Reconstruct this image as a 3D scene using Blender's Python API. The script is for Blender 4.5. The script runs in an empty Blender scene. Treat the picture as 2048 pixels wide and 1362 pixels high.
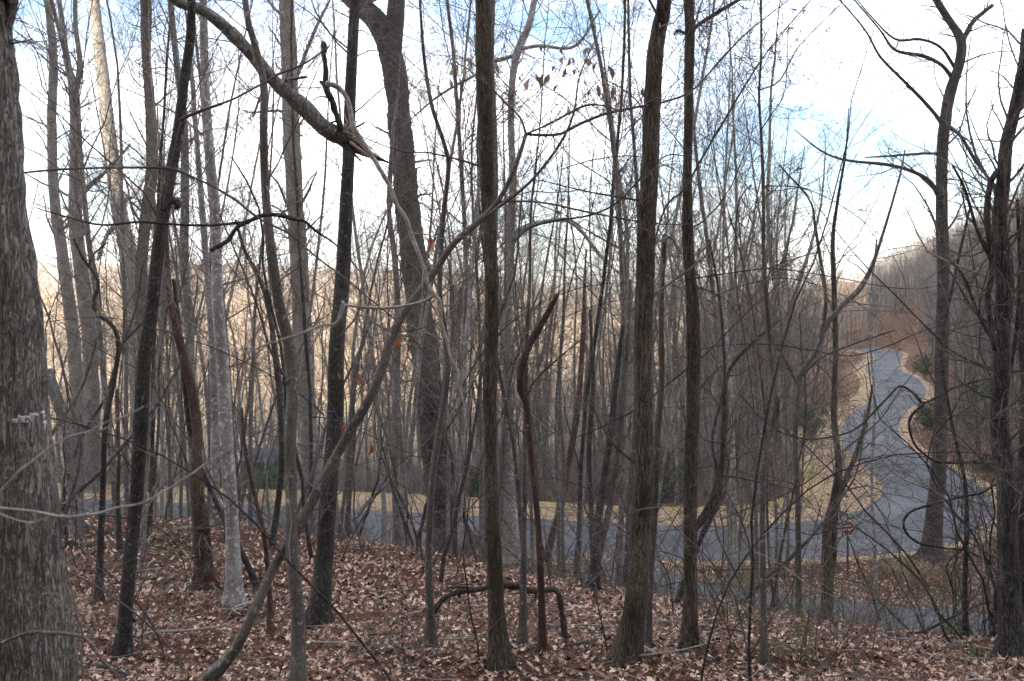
import bpy, math, random
import numpy as np

# ------------------------------------------------------------------ camera, light, exposure
F = 2048 * 35 / 36.0           # focal length in pixels of the photograph
HZ = 600.0                     # horizon row
scene = bpy.context.scene
C = scene.collection
cam_d = bpy.data.cameras.new("camera")
cam = bpy.data.objects.new("camera", cam_d)
C.objects.link(cam)
cam.location = (0, 0, 0)
cam.rotation_euler = (math.radians(90), 0, 0)
cam_d.lens = 35
cam_d.sensor_width = 36
cam_d.shift_y = -(681 - HZ) / 2048.0
cam_d.clip_start = 0.05
cam_d.clip_end = 9000
cam_d.dof.use_dof = True
cam_d.dof.focus_distance = 16
cam_d.dof.aperture_fstop = 4.5
scene.camera = cam

SUN_EL, SUN_AZ = 15.0, 200.0   # azimuth clockwise from +Y (behind the camera)
W = bpy.data.worlds.new("World")
scene.world = W
W.use_nodes = True
wn, wl = W.node_tree.nodes, W.node_tree.links
wn.clear()
w_out = wn.new("ShaderNodeOutputWorld")
w_bg = wn.new("ShaderNodeBackground")
w_bg.inputs["Strength"].default_value = 0.12
sky = wn.new("ShaderNodeTexSky")
sky.sky_type = 'NISHITA'
sky.sun_disc = False
sky.sun_elevation = math.radians(SUN_EL)
sky.sun_rotation = math.radians(SUN_AZ)
sky.air_density = 1.0
sky.dust_density = 1.0
sky.ozone_density = 1.0
tc = wn.new("ShaderNodeTexCoord")
mp = wn.new("ShaderNodeMapping")
mp.inputs["Scale"].default_value = (1.0, 1.0, 2.4)
mp.inputs["Location"].default_value = (3.4, 1.8, 4.6)
cn = wn.new("ShaderNodeTexNoise")
cn.inputs["Scale"].default_value = 2.6
cn.inputs["Detail"].default_value = 7
cn.inputs["Roughness"].default_value = 0.55
cr = wn.new("ShaderNodeValToRGB")
cr.color_ramp.elements[0].position = 0.38
cr.color_ramp.elements[0].color = (0, 0, 0, 1)
cr.color_ramp.elements[1].position = 0.70
cr.color_ramp.elements[1].color = (1, 1, 1, 1)
cm = wn.new("ShaderNodeMixRGB")
cm.inputs[2].default_value = (8.6, 8.2, 8.1, 1)
wl.new(tc.outputs["Generated"], mp.inputs[0])
wl.new(mp.outputs[0], cn.inputs["Vector"])
wl.new(cn.outputs["Fac"], cr.inputs[0])
wl.new(cr.outputs[0], cm.inputs[0])
dk = wn.new("ShaderNodeMixRGB"); dk.blend_type = 'MULTIPLY'; dk.inputs[0].default_value = 1
dk.inputs[2].default_value = (.50, .56, .66, 1)
wl.new(sky.outputs[0], dk.inputs[1]); wl.new(dk.outputs[0], cm.inputs[1])
wl.new(cm.outputs[0], w_bg.inputs["Color"])
wl.new(w_bg.outputs[0], w_out.inputs[0])

sd = bpy.data.lights.new("sun", 'SUN')
sd.energy = 5.0
sd.angle = math.radians(0.5)
sd.color = (1.0, 0.83, 0.62)
sun = bpy.data.objects.new("sun", sd)
C.objects.link(sun)
# light travels away from the sun's azimuth, downwards
sun.rotation_euler = (math.radians(90 - SUN_EL), 0, math.radians(180 - SUN_AZ) + math.pi)
az, el = math.radians(SUN_AZ), math.radians(SUN_EL)
from mathutils import Vector
to_sun = Vector((math.sin(az) * math.cos(el), math.cos(az) * math.cos(el), math.sin(el)))
sun.rotation_euler = to_sun.to_track_quat('Z', 'Y').to_euler()

vs = scene.view_settings
vs.view_transform = 'Standard'
vs.look = 'None'
vs.gamma = 1
vs.use_curve_mapping = False
vs.exposure = 2.2
scene.cycles.max_bounces = 4
scene.cycles.diffuse_bounces = 2
scene.cycles.glossy_bounces = 2
scene.cycles.transmission_bounces = 2
scene.cycles.transparent_max_bounces = 4
scene.cycles.volume_bounces = 0
scene.cycles.use_denoising = True
scene.cycles.denoiser = 'OPENIMAGEDENOISE'
scene.cycles.denoising_input_passes = 'RGB_ALBEDO_NORMAL'
scene.cycles.denoising_prefilter = 'ACCURATE'
scene.cycles.use_adaptive_sampling = False

RNG = np.random.default_rng(7)
random.seed(7)


# ------------------------------------------------------------------ helpers
def unproj(px, py, Y):
    return np.array([(px - 1024) / F * Y, Y, -(py - HZ) / F * Y])


def sstep(a, b, x):
    t = np.clip((x - a) / (b - a), 0, 1)
    return t * t * (3 - 2 * t)


def _h(ix, iy, s):
    v = np.sin(ix * 127.1 + iy * 311.7 + s * 74.7) * 43758.5453
    return v - np.floor(v)


def vnoise(x, y, s=0, per=None):
    x = np.asarray(x, float); y = np.asarray(y, float)
    ix, iy = np.floor(x), np.floor(y)
    fx, fy = x - ix, y - iy
    fx, fy = fx * fx * (3 - 2 * fx), fy * fy * (3 - 2 * fy)
    ix1 = ix + 1
    if per:
        ix, ix1 = np.mod(ix, per), np.mod(ix1, per)
    a, b = _h(ix, iy, s), _h(ix1, iy, s)
    c, d = _h(ix, iy + 1, s), _h(ix1, iy + 1, s)
    return (a * (1 - fx) + b * fx) * (1 - fy) + (c * (1 - fx) + d * fx) * fy


def fbm(x, y, s=0, o=4):
    r, a, t = 0, 1, 0
    for k in range(o):
        r = r + a * vnoise(x * 2 ** k, y * 2 ** k, s + k); t += a; a *= .5
    return r / t


def make_mesh(name, verts, quads=None, tris=None, smooth=True, tint=None, uv=None):
    me = bpy.data.meshes.new(name)
    verts = np.asarray(verts, np.float32)
    me.vertices.add(len(verts))
    me.vertices.foreach_set("co", verts.ravel())
    idx, starts, n0 = [], [], 0
    if quads is not None and len(quads):
        q = np.asarray(quads, np.int32)
        idx.append(q.ravel()); starts.append(np.arange(len(q)) * 4); n0 = len(q) * 4
    if tris is not None and len(tris):
        t = np.asarray(tris, np.int32)
        idx.append(t.ravel()); starts.append(n0 + np.arange(len(t)) * 3)
    idx = np.concatenate(idx); starts = np.concatenate(starts)
    me.loops.add(len(idx))
    me.loops.foreach_set("vertex_index", idx)
    me.polygons.add(len(starts))
    me.polygons.foreach_set("loop_start", starts.astype(np.int32))
    if tint is not None:
        a = me.attributes.new("tint", 'FLOAT_COLOR', 'POINT')
        t = np.ones((len(verts), 4), np.float32)
        tt = np.asarray(tint)
        if tt.ndim == 1:
            tt = np.repeat(tt[:, None], 3, 1)
        t[:, :3] = tt
        a.data.foreach_set("color", t.ravel())
    if uv is not None:
        a = me.attributes.new("bark", 'FLOAT_VECTOR', 'POINT')
        a.data.foreach_set("vector", np.asarray(uv, np.float32).ravel())
    me.update(calc_edges=True)
    me.polygons.foreach_set("use_smooth", np.full(len(starts), smooth, bool))
    return me


def obj(name, me, m, parent=None, kind=None, label=None):
    o = bpy.data.objects.new(name, me)
    if m is not None and me is not None and not me.materials:
        me.materials.append(m)
    C.objects.link(o)
    if parent is not None:
        o.parent = parent
    if kind:
        o["kind"] = kind
    if label:
        o["label"] = label
    return o


def tag(o, label, cat, group=None):
    o["label"] = label; o["category"] = cat
    if group:
        o["group"] = group
    return o


def thing(name, label, cat, loc=(0, 0, 0), group=None):
    o = bpy.data.objects.new(name, None)
    o.empty_display_size = .2
    C.objects.link(o)
    o.location = loc
    return tag(o, label, cat, group)


def copy_tree(o, parent=None):
    c = o.copy(); C.objects.link(c)
    if parent is not None:
        c.parent = parent
    for ch in KIDS.get(o.name, []):
        copy_tree(ch, c)
    return c


KIDS = {}


def kid(parent, o):
    KIDS.setdefault(parent.name, []).append(o)
    return o


# tubes: batches of paths (n, m, 3) with radii (n, m)
def tube(P, R, k, flat=None):
    n, m, _ = P.shape
    T = np.gradient(P, axis=1)
    T /= np.linalg.norm(T, axis=2, keepdims=True) + 1e-9
    D = P[:, -1] - P[:, 0]
    D /= np.linalg.norm(D, axis=1, keepdims=True) + 1e-9
    ref = np.where(np.abs(D[:, 2:3]) > .75, np.array([[1., 0, 0]]), np.array([[0, 0, 1.]]))
    U = np.cross(np.repeat(ref[:, None], m, 1), T)
    U /= np.linalg.norm(U, axis=2, keepdims=True) + 1e-9
    V = np.cross(T, U)
    a = np.arange(k) * 2 * np.pi / k
    ring = U[:, :, None] * np.cos(a)[None, None, :, None] + V[:, :, None] * np.sin(a)[None, None, :, None]
    if flat is not None:
        R = R[:, :, None] * flat
    else:
        R = R[:, :, None]
    vv = P[:, :, None] + ring * R[..., None]
    verts = vv.reshape(-1, 3)
    i = np.arange(n)[:, None, None] * m * k
    j = np.arange(m - 1)[None, :, None] * k
    s = np.arange(k)[None, None, :]
    s1 = (s + 1) % k
    q = np.stack([i + j + s, i + j + s1, i + j + k + s1, i + j + k + s], -1).reshape(-1, 4)
    return verts, q


def tubes_mesh(name, batches, smooth=True):
    vs_, qs, o = [], [], 0
    for P, R, k in batches:
        if len(P) == 0:
            continue
        v, q = tube(P, R, k)
        vs_.append(v); qs.append(q + o); o += len(v)
    return make_mesh(name, np.concatenate(vs_), np.concatenate(qs), smooth=smooth)


def sprout(P, R, n_per, tr, ratio, ang, up, wig, m, rng, rr=.5, rmin=.002, lmax=9.):
    n, m0, _ = P.shape
    idx = np.repeat(np.arange(n), n_per)
    N = len(idx)
    t = rng.uniform(tr[0], tr[1], N)
    tm = t * (m0 - 1)
    i = np.clip(tm.astype(int), 0, m0 - 2)
    f = (tm - i)[:, None]
    A, B = P[idx, i], P[idx, i + 1]
    base = A * (1 - f) + B * f
    rb = R[idx, i] * (1 - f[:, 0]) + R[idx, i + 1] * f[:, 0]
    tan = B - A
    tan /= np.linalg.norm(tan, axis=1, keepdims=True) + 1e-9
    rv = rng.normal(size=(N, 3))
    rv -= (rv * tan).sum(1, keepdims=True) * tan
    rv /= np.linalg.norm(rv, axis=1, keepdims=True) + 1e-9
    a = np.radians(rng.uniform(ang[0], ang[1], N))[:, None]
    d = np.cos(a) * tan + np.sin(a) * rv
    plen = np.linalg.norm(np.diff(P, axis=1), axis=2).sum(1)[idx]
    L = np.minimum(plen * ratio, lmax) * rng.uniform(.45, 1.25, N) * (1.15 - .6 * t)
    pts = np.empty((N, m, 3)); pts[:, 0] = base
    for j in range(1, m):
        d = d + rng.normal(size=(N, 3)) * wig
        d[:, 2] += up
        d /= np.linalg.norm(d, axis=1, keepdims=True) + 1e-9
        pts[:, j] = pts[:, j - 1] + d * (L / (m - 1))[:, None]
    r0 = np.maximum(rb * rr * rng.uniform(.6, 1.1, N), rmin)
    r1 = np.maximum(r0 * .3, rmin * .6)
    s = np.linspace(0, 1, m)[None]
    rad = r0[:, None] * (1 - s) + r1[:, None] * s
    return pts, rad


def catmull(pts, n):
    pts = np.asarray(pts, float)
    seg = np.linalg.norm(np.diff(pts[:, :3], axis=0), axis=1) + 1e-9
    t = np.concatenate([[0], np.cumsum(seg)])
    tt = np.linspace(0, t[-1], n)
    out = np.empty((n, pts.shape[1]))
    P = np.vstack([2 * pts[0] - pts[1], pts, 2 * pts[-1] - pts[-2]])
    i = np.clip(np.searchsorted(t, tt, side='right') - 1, 0, len(pts) - 2)
    u = ((tt - t[i]) / seg[i])[:, None]
    p0, p1, p2, p3 = P[i], P[i + 1], P[i + 2], P[i + 3]
    out = .5 * (2 * p1 + (p2 - p0) * u + (2 * p0 - 5 * p1 + 4 * p2 - p3) * u ** 2 + (3 * p1 - p0 - 3 * p2 + p3) * u ** 3)
    return out


# ------------------------------------------------------------------ materials
def new_mat(name):
    m = bpy.data.materials.new(name); m.use_nodes = True
    nt = m.node_tree
    b = nt.nodes["Principled BSDF"]
    return m, nt.nodes, nt.links, b


def ramp(N, stops):
    r = N.new("ShaderNodeValToRGB")
    e = r.color_ramp.elements
    e[0].position, e[0].color = stops[0][0], (*stops[0][1], 1)
    e[1].position, e[1].color = stops[-1][0], (*stops[-1][1], 1)
    for p, c in stops[1:-1]:
        x = e.new(p); x.color = (*c, 1)
    return r


def bark_mat(name, dark, mid, light, scale=1.0, stretch=.16, lichen=0.0, lic=(.33, .35, .31), bump=.6, bands=False, moss=0.0):
    m, N, L, b = new_mat(name)
    tcn = N.new("ShaderNodeTexCoord")
    oi = N.new("ShaderNodeObjectInfo")
    add = N.new("ShaderNodeVectorMath"); add.operation = 'ADD'
    mul = N.new("ShaderNodeVectorMath"); mul.operation = 'SCALE'; mul.inputs[3].default_value = 13.7
    cmb = N.new("ShaderNodeCombineXYZ")
    for k in range(3):
        L.new(oi.outputs["Random"], cmb.inputs[k])
    L.new(cmb.outputs[0], mul.inputs[0])
    L.new(tcn.outputs["Object"], add.inputs[0]); L.new(mul.outputs[0], add.inputs[1])
    mpn = N.new("ShaderNodeMapping"); mpn.inputs["Scale"].default_value = (1, 1, stretch if not bands else 4.0)
    L.new(add.outputs[0], mpn.inputs[0])
    nz = N.new("ShaderNodeTexNoise"); nz.inputs["Scale"].default_value = 34 * scale; nz.inputs["Detail"].default_value = 6
    nz.inputs["Roughness"].default_value = .65; nz.inputs["Distortion"].default_value = .6
    L.new(mpn.outputs[0], nz.inputs["Vector"])
    vo = N.new("ShaderNodeTexVoronoi"); vo.feature = 'DISTANCE_TO_EDGE'; vo.inputs["Scale"].default_value = 26 * scale
    mixv = N.new("ShaderNodeMixRGB"); mixv.inputs[0].default_value = .12
    L.new(mpn.outputs[0], mixv.inputs[1]); L.new(nz.outputs["Color"], mixv.inputs[2])
    L.new(mixv.outputs[0], vo.inputs["Vector"])
    vr = N.new("ShaderNodeMapRange"); vr.inputs[1].default_value = 0.0; vr.inputs[2].default_value = .16
    L.new(vo.outputs["Distance"], vr.inputs[0])
    mm = N.new("ShaderNodeMath"); mm.operation = 'MULTIPLY'
    L.new(vr.outputs[0], mm.inputs[0]); L.new(nz.outputs["Fac"], mm.inputs[1])
    r = ramp(N, [(.05, dark), (.3, mid), (.62, light)])
    src = mm if not bands else nz
    if bands:
        r.color_ramp.elements[0].position = .3; r.color_ramp.elements[1].position = .5; r.color_ramp.elements[2].position = .7
    L.new(src.outputs[0], r.inputs[0])
    col = r.outputs[0]
    big = N.new("ShaderNodeTexNoise"); big.inputs["Scale"].default_value = 2.3; big.inputs["Detail"].default_value = 4
    L.new(add.outputs[0], big.inputs["Vector"])
    v1 = N.new("ShaderNodeMapRange"); v1.inputs[1].default_value = .3; v1.inputs[2].default_value = .7
    v1.inputs[3].default_value = .62; v1.inputs[4].default_value = 1.3
    L.new(big.outputs["Fac"], v1.inputs[0])
    hs = N.new("ShaderNodeHueSaturation"); L.new(v1.outputs[0], hs.inputs["Value"]); L.new(col, hs.inputs["Color"])
    col = hs.outputs[0]
    if lichen > 0:
        ln = N.new("ShaderNodeTexNoise"); ln.inputs["Scale"].default_value = 13; ln.inputs["Detail"].default_value = 5; ln.inputs["Roughness"].default_value = .7
        L.new(add.outputs[0], ln.inputs["Vector"])
        lr = N.new("ShaderNodeMapRange"); lr.inputs[1].default_value = .66 - lichen * .25; lr.inputs[2].default_value = .70 - lichen * .22
        L.new(ln.outputs["Fac"], lr.inputs[0])
        mx = N.new("ShaderNodeMixRGB"); mx.inputs[2].default_value = (*lic, 1)
        L.new(lr.outputs[0], mx.inputs[0]); L.new(col, mx.inputs[1]); col = mx.outputs[0]
    if moss > 0:
        mn = N.new("ShaderNodeTexNoise"); mn.inputs["Scale"].default_value = 5; mn.inputs["Detail"].default_value = 6
        L.new(add.outputs[0], mn.inputs["Vector"])
        mr = N.new("ShaderNodeMapRange"); mr.inputs[1].default_value = .5; mr.inputs[2].default_value = .7; mr.inputs[4].default_value = moss
        L.new(mn.outputs["Fac"], mr.inputs[0])
        mx = N.new("ShaderNodeMixRGB"); mx.inputs[2].default_value = (.085, .08, .03, 1)
        L.new(mr.outputs[0], mx.inputs[0]); L.new(col, mx.inputs[1]); col = mx.outputs[0]
    L.new(col, b.inputs["Base Color"])
    b.inputs["Roughness"].default_value = .9
    b.inputs["Specular IOR Level"].default_value = .25
    bp = N.new("ShaderNodeBump"); bp.inputs["Strength"].default_value = bump; bp.inputs["Distance"].default_value = .02
    L.new(src.outputs[0], bp.inputs["Height"]); L.new(bp.outputs[0], b.inputs["Normal"])
    return m


def plain(name, c, rough=.85, var=.25, sc=6.0, spec=.3, metal=0.0, bump=0.0):
    m, N, L, b = new_mat(name)
    tcn = N.new("ShaderNodeTexCoord")
    nz = N.new("ShaderNodeTexNoise"); nz.inputs["Scale"].default_value = sc; nz.inputs["Detail"].default_value = 5
    L.new(tcn.outputs["Object"], nz.inputs["Vector"])
    a = tuple(x * (1 - var) for x in c); d = tuple(min(1, x * (1 + var)) for x in c)
    r = ramp(N, [(.3, a), (.7, d)])
    L.new(nz.outputs["Fac"], r.inputs[0]); L.new(r.outputs[0], b.inputs["Base Color"])
    b.inputs["Roughness"].default_value = rough
    b.inputs["Specular IOR Level"].default_value = spec
    b.inputs["Metallic"].default_value = metal
    if bump:
        bp = N.new("ShaderNodeBump"); bp.inputs["Strength"].default_value = bump; bp.inputs["Distance"].default_value = .02
        L.new(nz.outputs["Fac"], bp.inputs["Height"]); L.new(bp.outputs[0], b.inputs["Normal"])
    return m


def twig_mat(name, c1, c2):
    m, N, L, b = new_mat(name)
    g = N.new("ShaderNodeNewGeometry")
    r = ramp(N, [(0, c1), (1, c2)])
    L.new(g.outputs["Random Per Island"], r.inputs[0])
    L.new(r.outputs[0], b.inputs["Base Color"])
    b.inputs["Roughness"].default_value = .8
    b.inputs["Specular IOR Level"].default_value = .25
    return m


M = {}
M["oak"] = bark_mat("bark_oak", (.05, .043, .037), (.145, .13, .116), (.22, .203, .186), 1.5, .11, .05, (.27, .26, .245), 1.0)
M["poplar"] = bark_mat("bark_furrowed", (.009, .008, .008), (.045, .041, .038), (.13, .12, .112), 1.25, .12, .08, bump=1.0)
M["brown"] = bark_mat("bark_brown", (.011, .008, .006), (.064, .052, .039), (.18, .15, .118), 1.5, .1, 0, bump=1.0, moss=.55)
M["dark"] = bark_mat("bark_dark", (.012, .011, .011), (.038, .035, .033), (.095, .088, .082), 1.3, .4, .18, (.20, .20, .19), .8)
M["grey"] = bark_mat("bark_grey", (.05, .048, .045), (.13, .125, .118), (.23, .225, .215), 1.0, .35, .35, (.30, .31, .29), .5)
M["pale"] = bark_mat("bark_pale", (.07, .065, .06), (.20, .195, .185), (.36, .35, .335), 1.2, 1, .5, (.42, .42, .40), .4, bands=True)
M["red"] = bark_mat("bark_red", (.018, .010, .008), (.062, .034, .026), (.12, .072, .055), 2, .1, .1, bump=.5)
M["smooth"] = bark_mat("bark_smooth", (.038, .034, .03), (.085, .077, .067), (.16, .148, .132), 1.5, .8, .30, (.24, .24, .22), .35)
M["woods"] = bark_mat("bark_woods", (.06, .055, .05), (.16, .148, .135), (.29, .27, .25), .8, .3, .2, bump=.4)
M["dead"] = plain("dead_wood", (.30, .245, .19), .85, .5, 40, bump=.6)
M["weathered"] = plain("weathered_wood", (.23, .212, .195), .8, .4, 30, bump=.5)
M["twig"] = twig_mat("twig_brown", (.045, .036, .032), (.17, .14, .12))
M["twig_grey"] = twig_mat("twig_grey", (.10, .09, .083), (.27, .245, .225))
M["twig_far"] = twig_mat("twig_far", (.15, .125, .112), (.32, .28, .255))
M["twig_red"] = twig_mat("twig_red", (.08, .04, .034), (.19, .12, .10))
M["briar"] = twig_mat("briar_stems", (.06, .065, .025), (.17, .13, .09))
M["moss_stem"] = twig_mat("green_briar", (.05, .075, .02), (.13, .16, .05))


def leaf_mat(name, stops, trans=0.0):
    m, N, L, b = new_mat(name)
    at = N.new("ShaderNodeAttribute"); at.attribute_name = "tint"
    r = ramp(N, stops)
    L.new(at.outputs["Fac"], r.inputs[0]); L.new(r.outputs[0], b.inputs["Base Color"])
    b.inputs["Roughness"].default_value = .62
    b.inputs["Specular IOR Level"].default_value = .35
    return m


M["litter"] = leaf_mat("leaf_litter", [(0, (.012, .008, .006)), (.28, (.06, .027, .018)), (.46, (.165, .080, .050)), (.66, (.36, .215, .145)), (1, (.72, .59, .48))])
M["straw_leaf"] = leaf_mat("straw_leaf", [(0, (.10, .055, .03)), (.4, (.30, .20, .115)), (1, (.60, .48, .33))])
M["dry_leaf"] = plain("dry_leaf", (.30, .22, .165), .7, .4, 30)
M["rust_leaf"] = plain("rust_leaf", (.36, .13, .055), .65, .4, 30)
M["ever"] = leaf_mat("evergreen_leaf", [(0, (.018, .040, .016)), (.6, (.045, .095, .035)), (1, (.09, .15, .05))])
M["grass"] = leaf_mat("dry_grass", [(0, (.16, .11, .06)), (1, (.46, .36, .22))])


def ground_mat():
    m, N, L, b = new_mat("forest_floor")
    g = N.new("ShaderNodeNewGeometry")
    at = N.new("ShaderNodeAttribute"); at.attribute_name = "tint"
    n1 = N.new("ShaderNodeTexNoise"); n1.inputs["Scale"].default_value = 9; n1.inputs["Detail"].default_value = 8; n1.inputs["Roughness"].default_value = .8
    n2 = N.new("ShaderNodeTexNoise"); n2.inputs["Scale"].default_value = .6; n2.inputs["Detail"].default_value = 5
    L.new(g.outputs["Position"], n1.inputs["Vector"]); L.new(g.outputs["Position"], n2.inputs["Vector"])
    r1 = ramp(N, [(.32, (.025, .014, .009)), (.5, (.11, .058, .037)), (.62, (.22, .13, .085)), (.75, (.36, .25, .17))])
    L.new(n1.outputs["Fac"], r1.inputs[0])
    r2 = ramp(N, [(.3, (.7, .68, .66)), (.7, (1.1, 1.05, 1.0))])
    L.new(n2.outputs["Fac"], r2.inputs[0])
    mx = N.new("ShaderNodeMixRGB"); mx.blend_type = 'MULTIPLY'; mx.inputs[0].default_value = 1
    L.new(r1.outputs[0], mx.inputs[1]); L.new(r2.outputs[0], mx.inputs[2])
    # far hillsides: the colour of bare woods seen as a mass
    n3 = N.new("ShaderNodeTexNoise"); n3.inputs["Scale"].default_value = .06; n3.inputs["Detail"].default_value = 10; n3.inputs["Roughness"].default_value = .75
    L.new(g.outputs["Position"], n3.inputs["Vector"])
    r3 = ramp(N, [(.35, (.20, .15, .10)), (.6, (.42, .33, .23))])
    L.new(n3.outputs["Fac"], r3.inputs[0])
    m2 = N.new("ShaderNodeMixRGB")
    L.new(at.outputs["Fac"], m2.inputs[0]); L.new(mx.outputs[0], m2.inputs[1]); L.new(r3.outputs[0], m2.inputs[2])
    L.new(m2.outputs[0], b.inputs["Base Color"])
    b.inputs["Roughness"].default_value = .95
    b.inputs["Specular IOR Level"].default_value = .1
    bp = N.new("ShaderNodeBump"); bp.inputs["Strength"].default_value = .8; bp.inputs["Distance"].default_value = .06
    L.new(n1.outputs["Fac"], bp.inputs["Height"]); L.new(bp.outputs[0], b.inputs["Normal"])
    return m


def asphalt_mat():
    m, N, L, b = new_mat("asphalt")
    g = N.new("ShaderNodeNewGeometry")
    n1 = N.new("ShaderNodeTexNoise"); n1.inputs["Scale"].default_value = 60; n1.inputs["Detail"].default_value = 4
    n2 = N.new("ShaderNodeTexNoise"); n2.inputs["Scale"].default_value = .22; n2.inputs["Detail"].default_value = 6
    L.new(g.outputs["Position"], n1.inputs["Vector"]); L.new(g.outputs["Position"], n2.inputs["Vector"])
    r1 = ramp(N, [(.3, (.052, .058, .072)), (.7, (.098, .106, .124))])
    L.new(n1.outputs["Fac"], r1.inputs[0])
    r2 = ramp(N, [(.35, (.68, .68, .70)), (.65, (1.25, 1.24, 1.22))])
    L.new(n2.outputs["Fac"], r2.inputs[0])
    mx = N.new("ShaderNodeMixRGB"); mx.blend_type = 'MULTIPLY'; mx.inputs[0].default_value = 1
    L.new(r1.outputs[0], mx.inputs[1]); L.new(r2.outputs[0], mx.inputs[2])
    L.new(mx.outputs[0], b.inputs["Base Color"])
    b.inputs["Roughness"].default_value = .75
    b.inputs["Specular IOR Level"].default_value = .3
    bp = N.new("ShaderNodeBump"); bp.inputs["Strength"].default_value = .3; bp.inputs["Distance"].default_value = .01
    L.new(n1.outputs["Fac"], bp.inputs["Height"]); L.new(bp.outputs[0], b.inputs["Normal"])
    return m


def verge_mat():
    m, N, L, b = new_mat("verge_litter")
    g = N.new("ShaderNodeNewGeometry")
    at = N.new("ShaderNodeAttribute"); at.attribute_name = "tint"
    n1 = N.new("ShaderNodeTexNoise"); n1.inputs["Scale"].default_value = 7; n1.inputs["Detail"].default_value = 8; n1.inputs["Roughness"].default_value = .8
    L.new(g.outputs["Position"], n1.inputs["Vector"])
    r1 = ramp(N, [(.32, (.14, .09, .05)), (.5, (.33, .235, .135)), (.68, (.50, .39, .255))])
    L.new(n1.outputs["Fac"], r1.inputs[0])
    n2 = N.new("ShaderNodeTexNoise"); n2.inputs["Scale"].default_value = .8; n2.inputs["Detail"].default_value = 6; n2.inputs["Roughness"].default_value = .7
    L.new(g.outputs["Position"], n2.inputs["Vector"])
    ad = N.new("ShaderNodeMath"); ad.operation = 'ADD'
    L.new(n2.outputs["Fac"], ad.inputs[0]); L.new(at.outputs["Fac"], ad.inputs[1])
    mr = N.new("ShaderNodeMapRange"); mr.inputs[1].default_value = 1.0; mr.inputs[2].default_value = 1.25; mr.inputs[4].default_value = .8
    L.new(ad.outputs[0], mr.inputs[0])
    mx = N.new("ShaderNodeMixRGB"); mx.inputs[2].default_value = (.27, .22, .05, 1)
    L.new(mr.outputs[0], mx.inputs[0]); L.new(r1.outputs[0], mx.inputs[1])
    L.new(mx.outputs[0], b.inputs["Base Color"])
    b.inputs["Roughness"].default_value = .95
    bp = N.new("ShaderNodeBump"); bp.inputs["Strength"].default_value = .6; bp.inputs["Distance"].default_value = .04
    L.new(n1.outputs["Fac"], bp.inputs["Height"]); L.new(bp.outputs[0], b.inputs["Normal"])
    return m


# ------------------------------------------------------------------ roads in plan (level at ZR)
ZR = -12.0


def plan(pts):
    return np.array([unproj(px, py, ZR * -F / (py - HZ))[:2] for px, py in pts])


far_edge = [(-260, 990), (0, 994), (330, 1004), (690, 1018), (1000, 1035), (1300, 1049), (1400, 1050), (1520, 1048), (1635, 1040), (1700, 1027), (1752, 1003),
            (1765, 978), (1745, 948), (1712, 920), (1688, 893), (1684, 860), (1700, 828), (1731, 808), (1752, 785), (1748, 760), (1733, 745), (1733, 730), (1748, 718), (1742, 707), (1700, 700)]
near_edge = [(-260, 1040), (0, 1048), (300, 1060), (700, 1082), (1000, 1104), (1180, 1116), (1350, 1121), (1550, 1119), (1700, 1113), (1831, 1102), (1914, 1085), (1948, 1071), (1979, 1047), (1990, 1025),
             (1988, 1006), (1965, 978), (1926, 950), (1880, 928), (1835, 905), (1806, 882), (1797, 860), (1800, 842), (1815, 820), (1843, 800), (1852, 785), (1846, 768), (1827, 753), (1803, 741), (1794, 731), (1803, 718), (1800, 704), (1740, 694)]
FE = catmull(plan(far_edge), 160)
NE = catmull(plan(near_edge), 200)
side_far = [(1150, 1118), (1290, 1126), (1345, 1142), (1400, 1163), (1500, 1180), (1650, 1196), (1800, 1211), (2000, 1228), (2300, 1246)]
side_near = [(1120, 1112), (1170, 1140), (1250, 1172), (1400, 1201), (1600, 1228), (1800, 1262), (2000, 1287), (2300, 1312)]
SF = catmull(plan(side_far), 60)
SN = catmull(plan(side_near), 60)


def resample(P, n):
    s = np.concatenate([[0], np.cumsum(np.linalg.norm(np.diff(P, axis=0), axis=1))])
    t = np.linspace(0, s[-1], n)
    return np.stack([np.interp(t, s, P[:, k]) for k in range(P.shape[1])], 1)


road_pts = np.concatenate([FE, NE, SF, SN, (resample(FE, 200) + resample(NE, 200)) / 2])


def inside(poly, x, y):
    r = np.zeros(np.shape(x), bool)
    n = len(poly)
    for i in range(n):
        x1, y1 = poly[i]; x2, y2 = poly[(i + 1) % n]
        c = ((y1 > y) != (y2 > y)) & (x < (x2 - x1) * (y - y1) / (y2 - y1 + 1e-12) + x1)
        r ^= c
    return r


MAINP = np.vstack([FE, NE[::-1]])
SIDEP = np.vstack([SF, SN[::-1]])


def road_dist(x, y):
    x = np.asarray(x, float); y = np.asarray(y, float)
    sh = x.shape
    xf, yf = x.ravel(), y.ravel()
    out = np.full(xf.shape, 1e9)
    near = (yf > 20) & (yf < 330) & (np.abs(xf) < 160)
    idx = np.where(near)[0]
    for k in range(0, len(idx), 20000):
        s = idx[k:k + 20000]
        d = np.full(len(s), 1e9)
        for poly in (FE, NE, SF, SN):
            q = resample(poly, 220)
            d = np.minimum(d, np.sqrt(((xf[s, None] - q[None, :, 0]) ** 2 + (yf[s, None] - q[None, :, 1]) ** 2).min(1)))
        ins = inside(MAINP[::2], xf[s], yf[s]) | inside(SIDEP, xf[s], yf[s])
        d[ins] = 0
        out[s] = d
    return out.reshape(sh)


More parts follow.
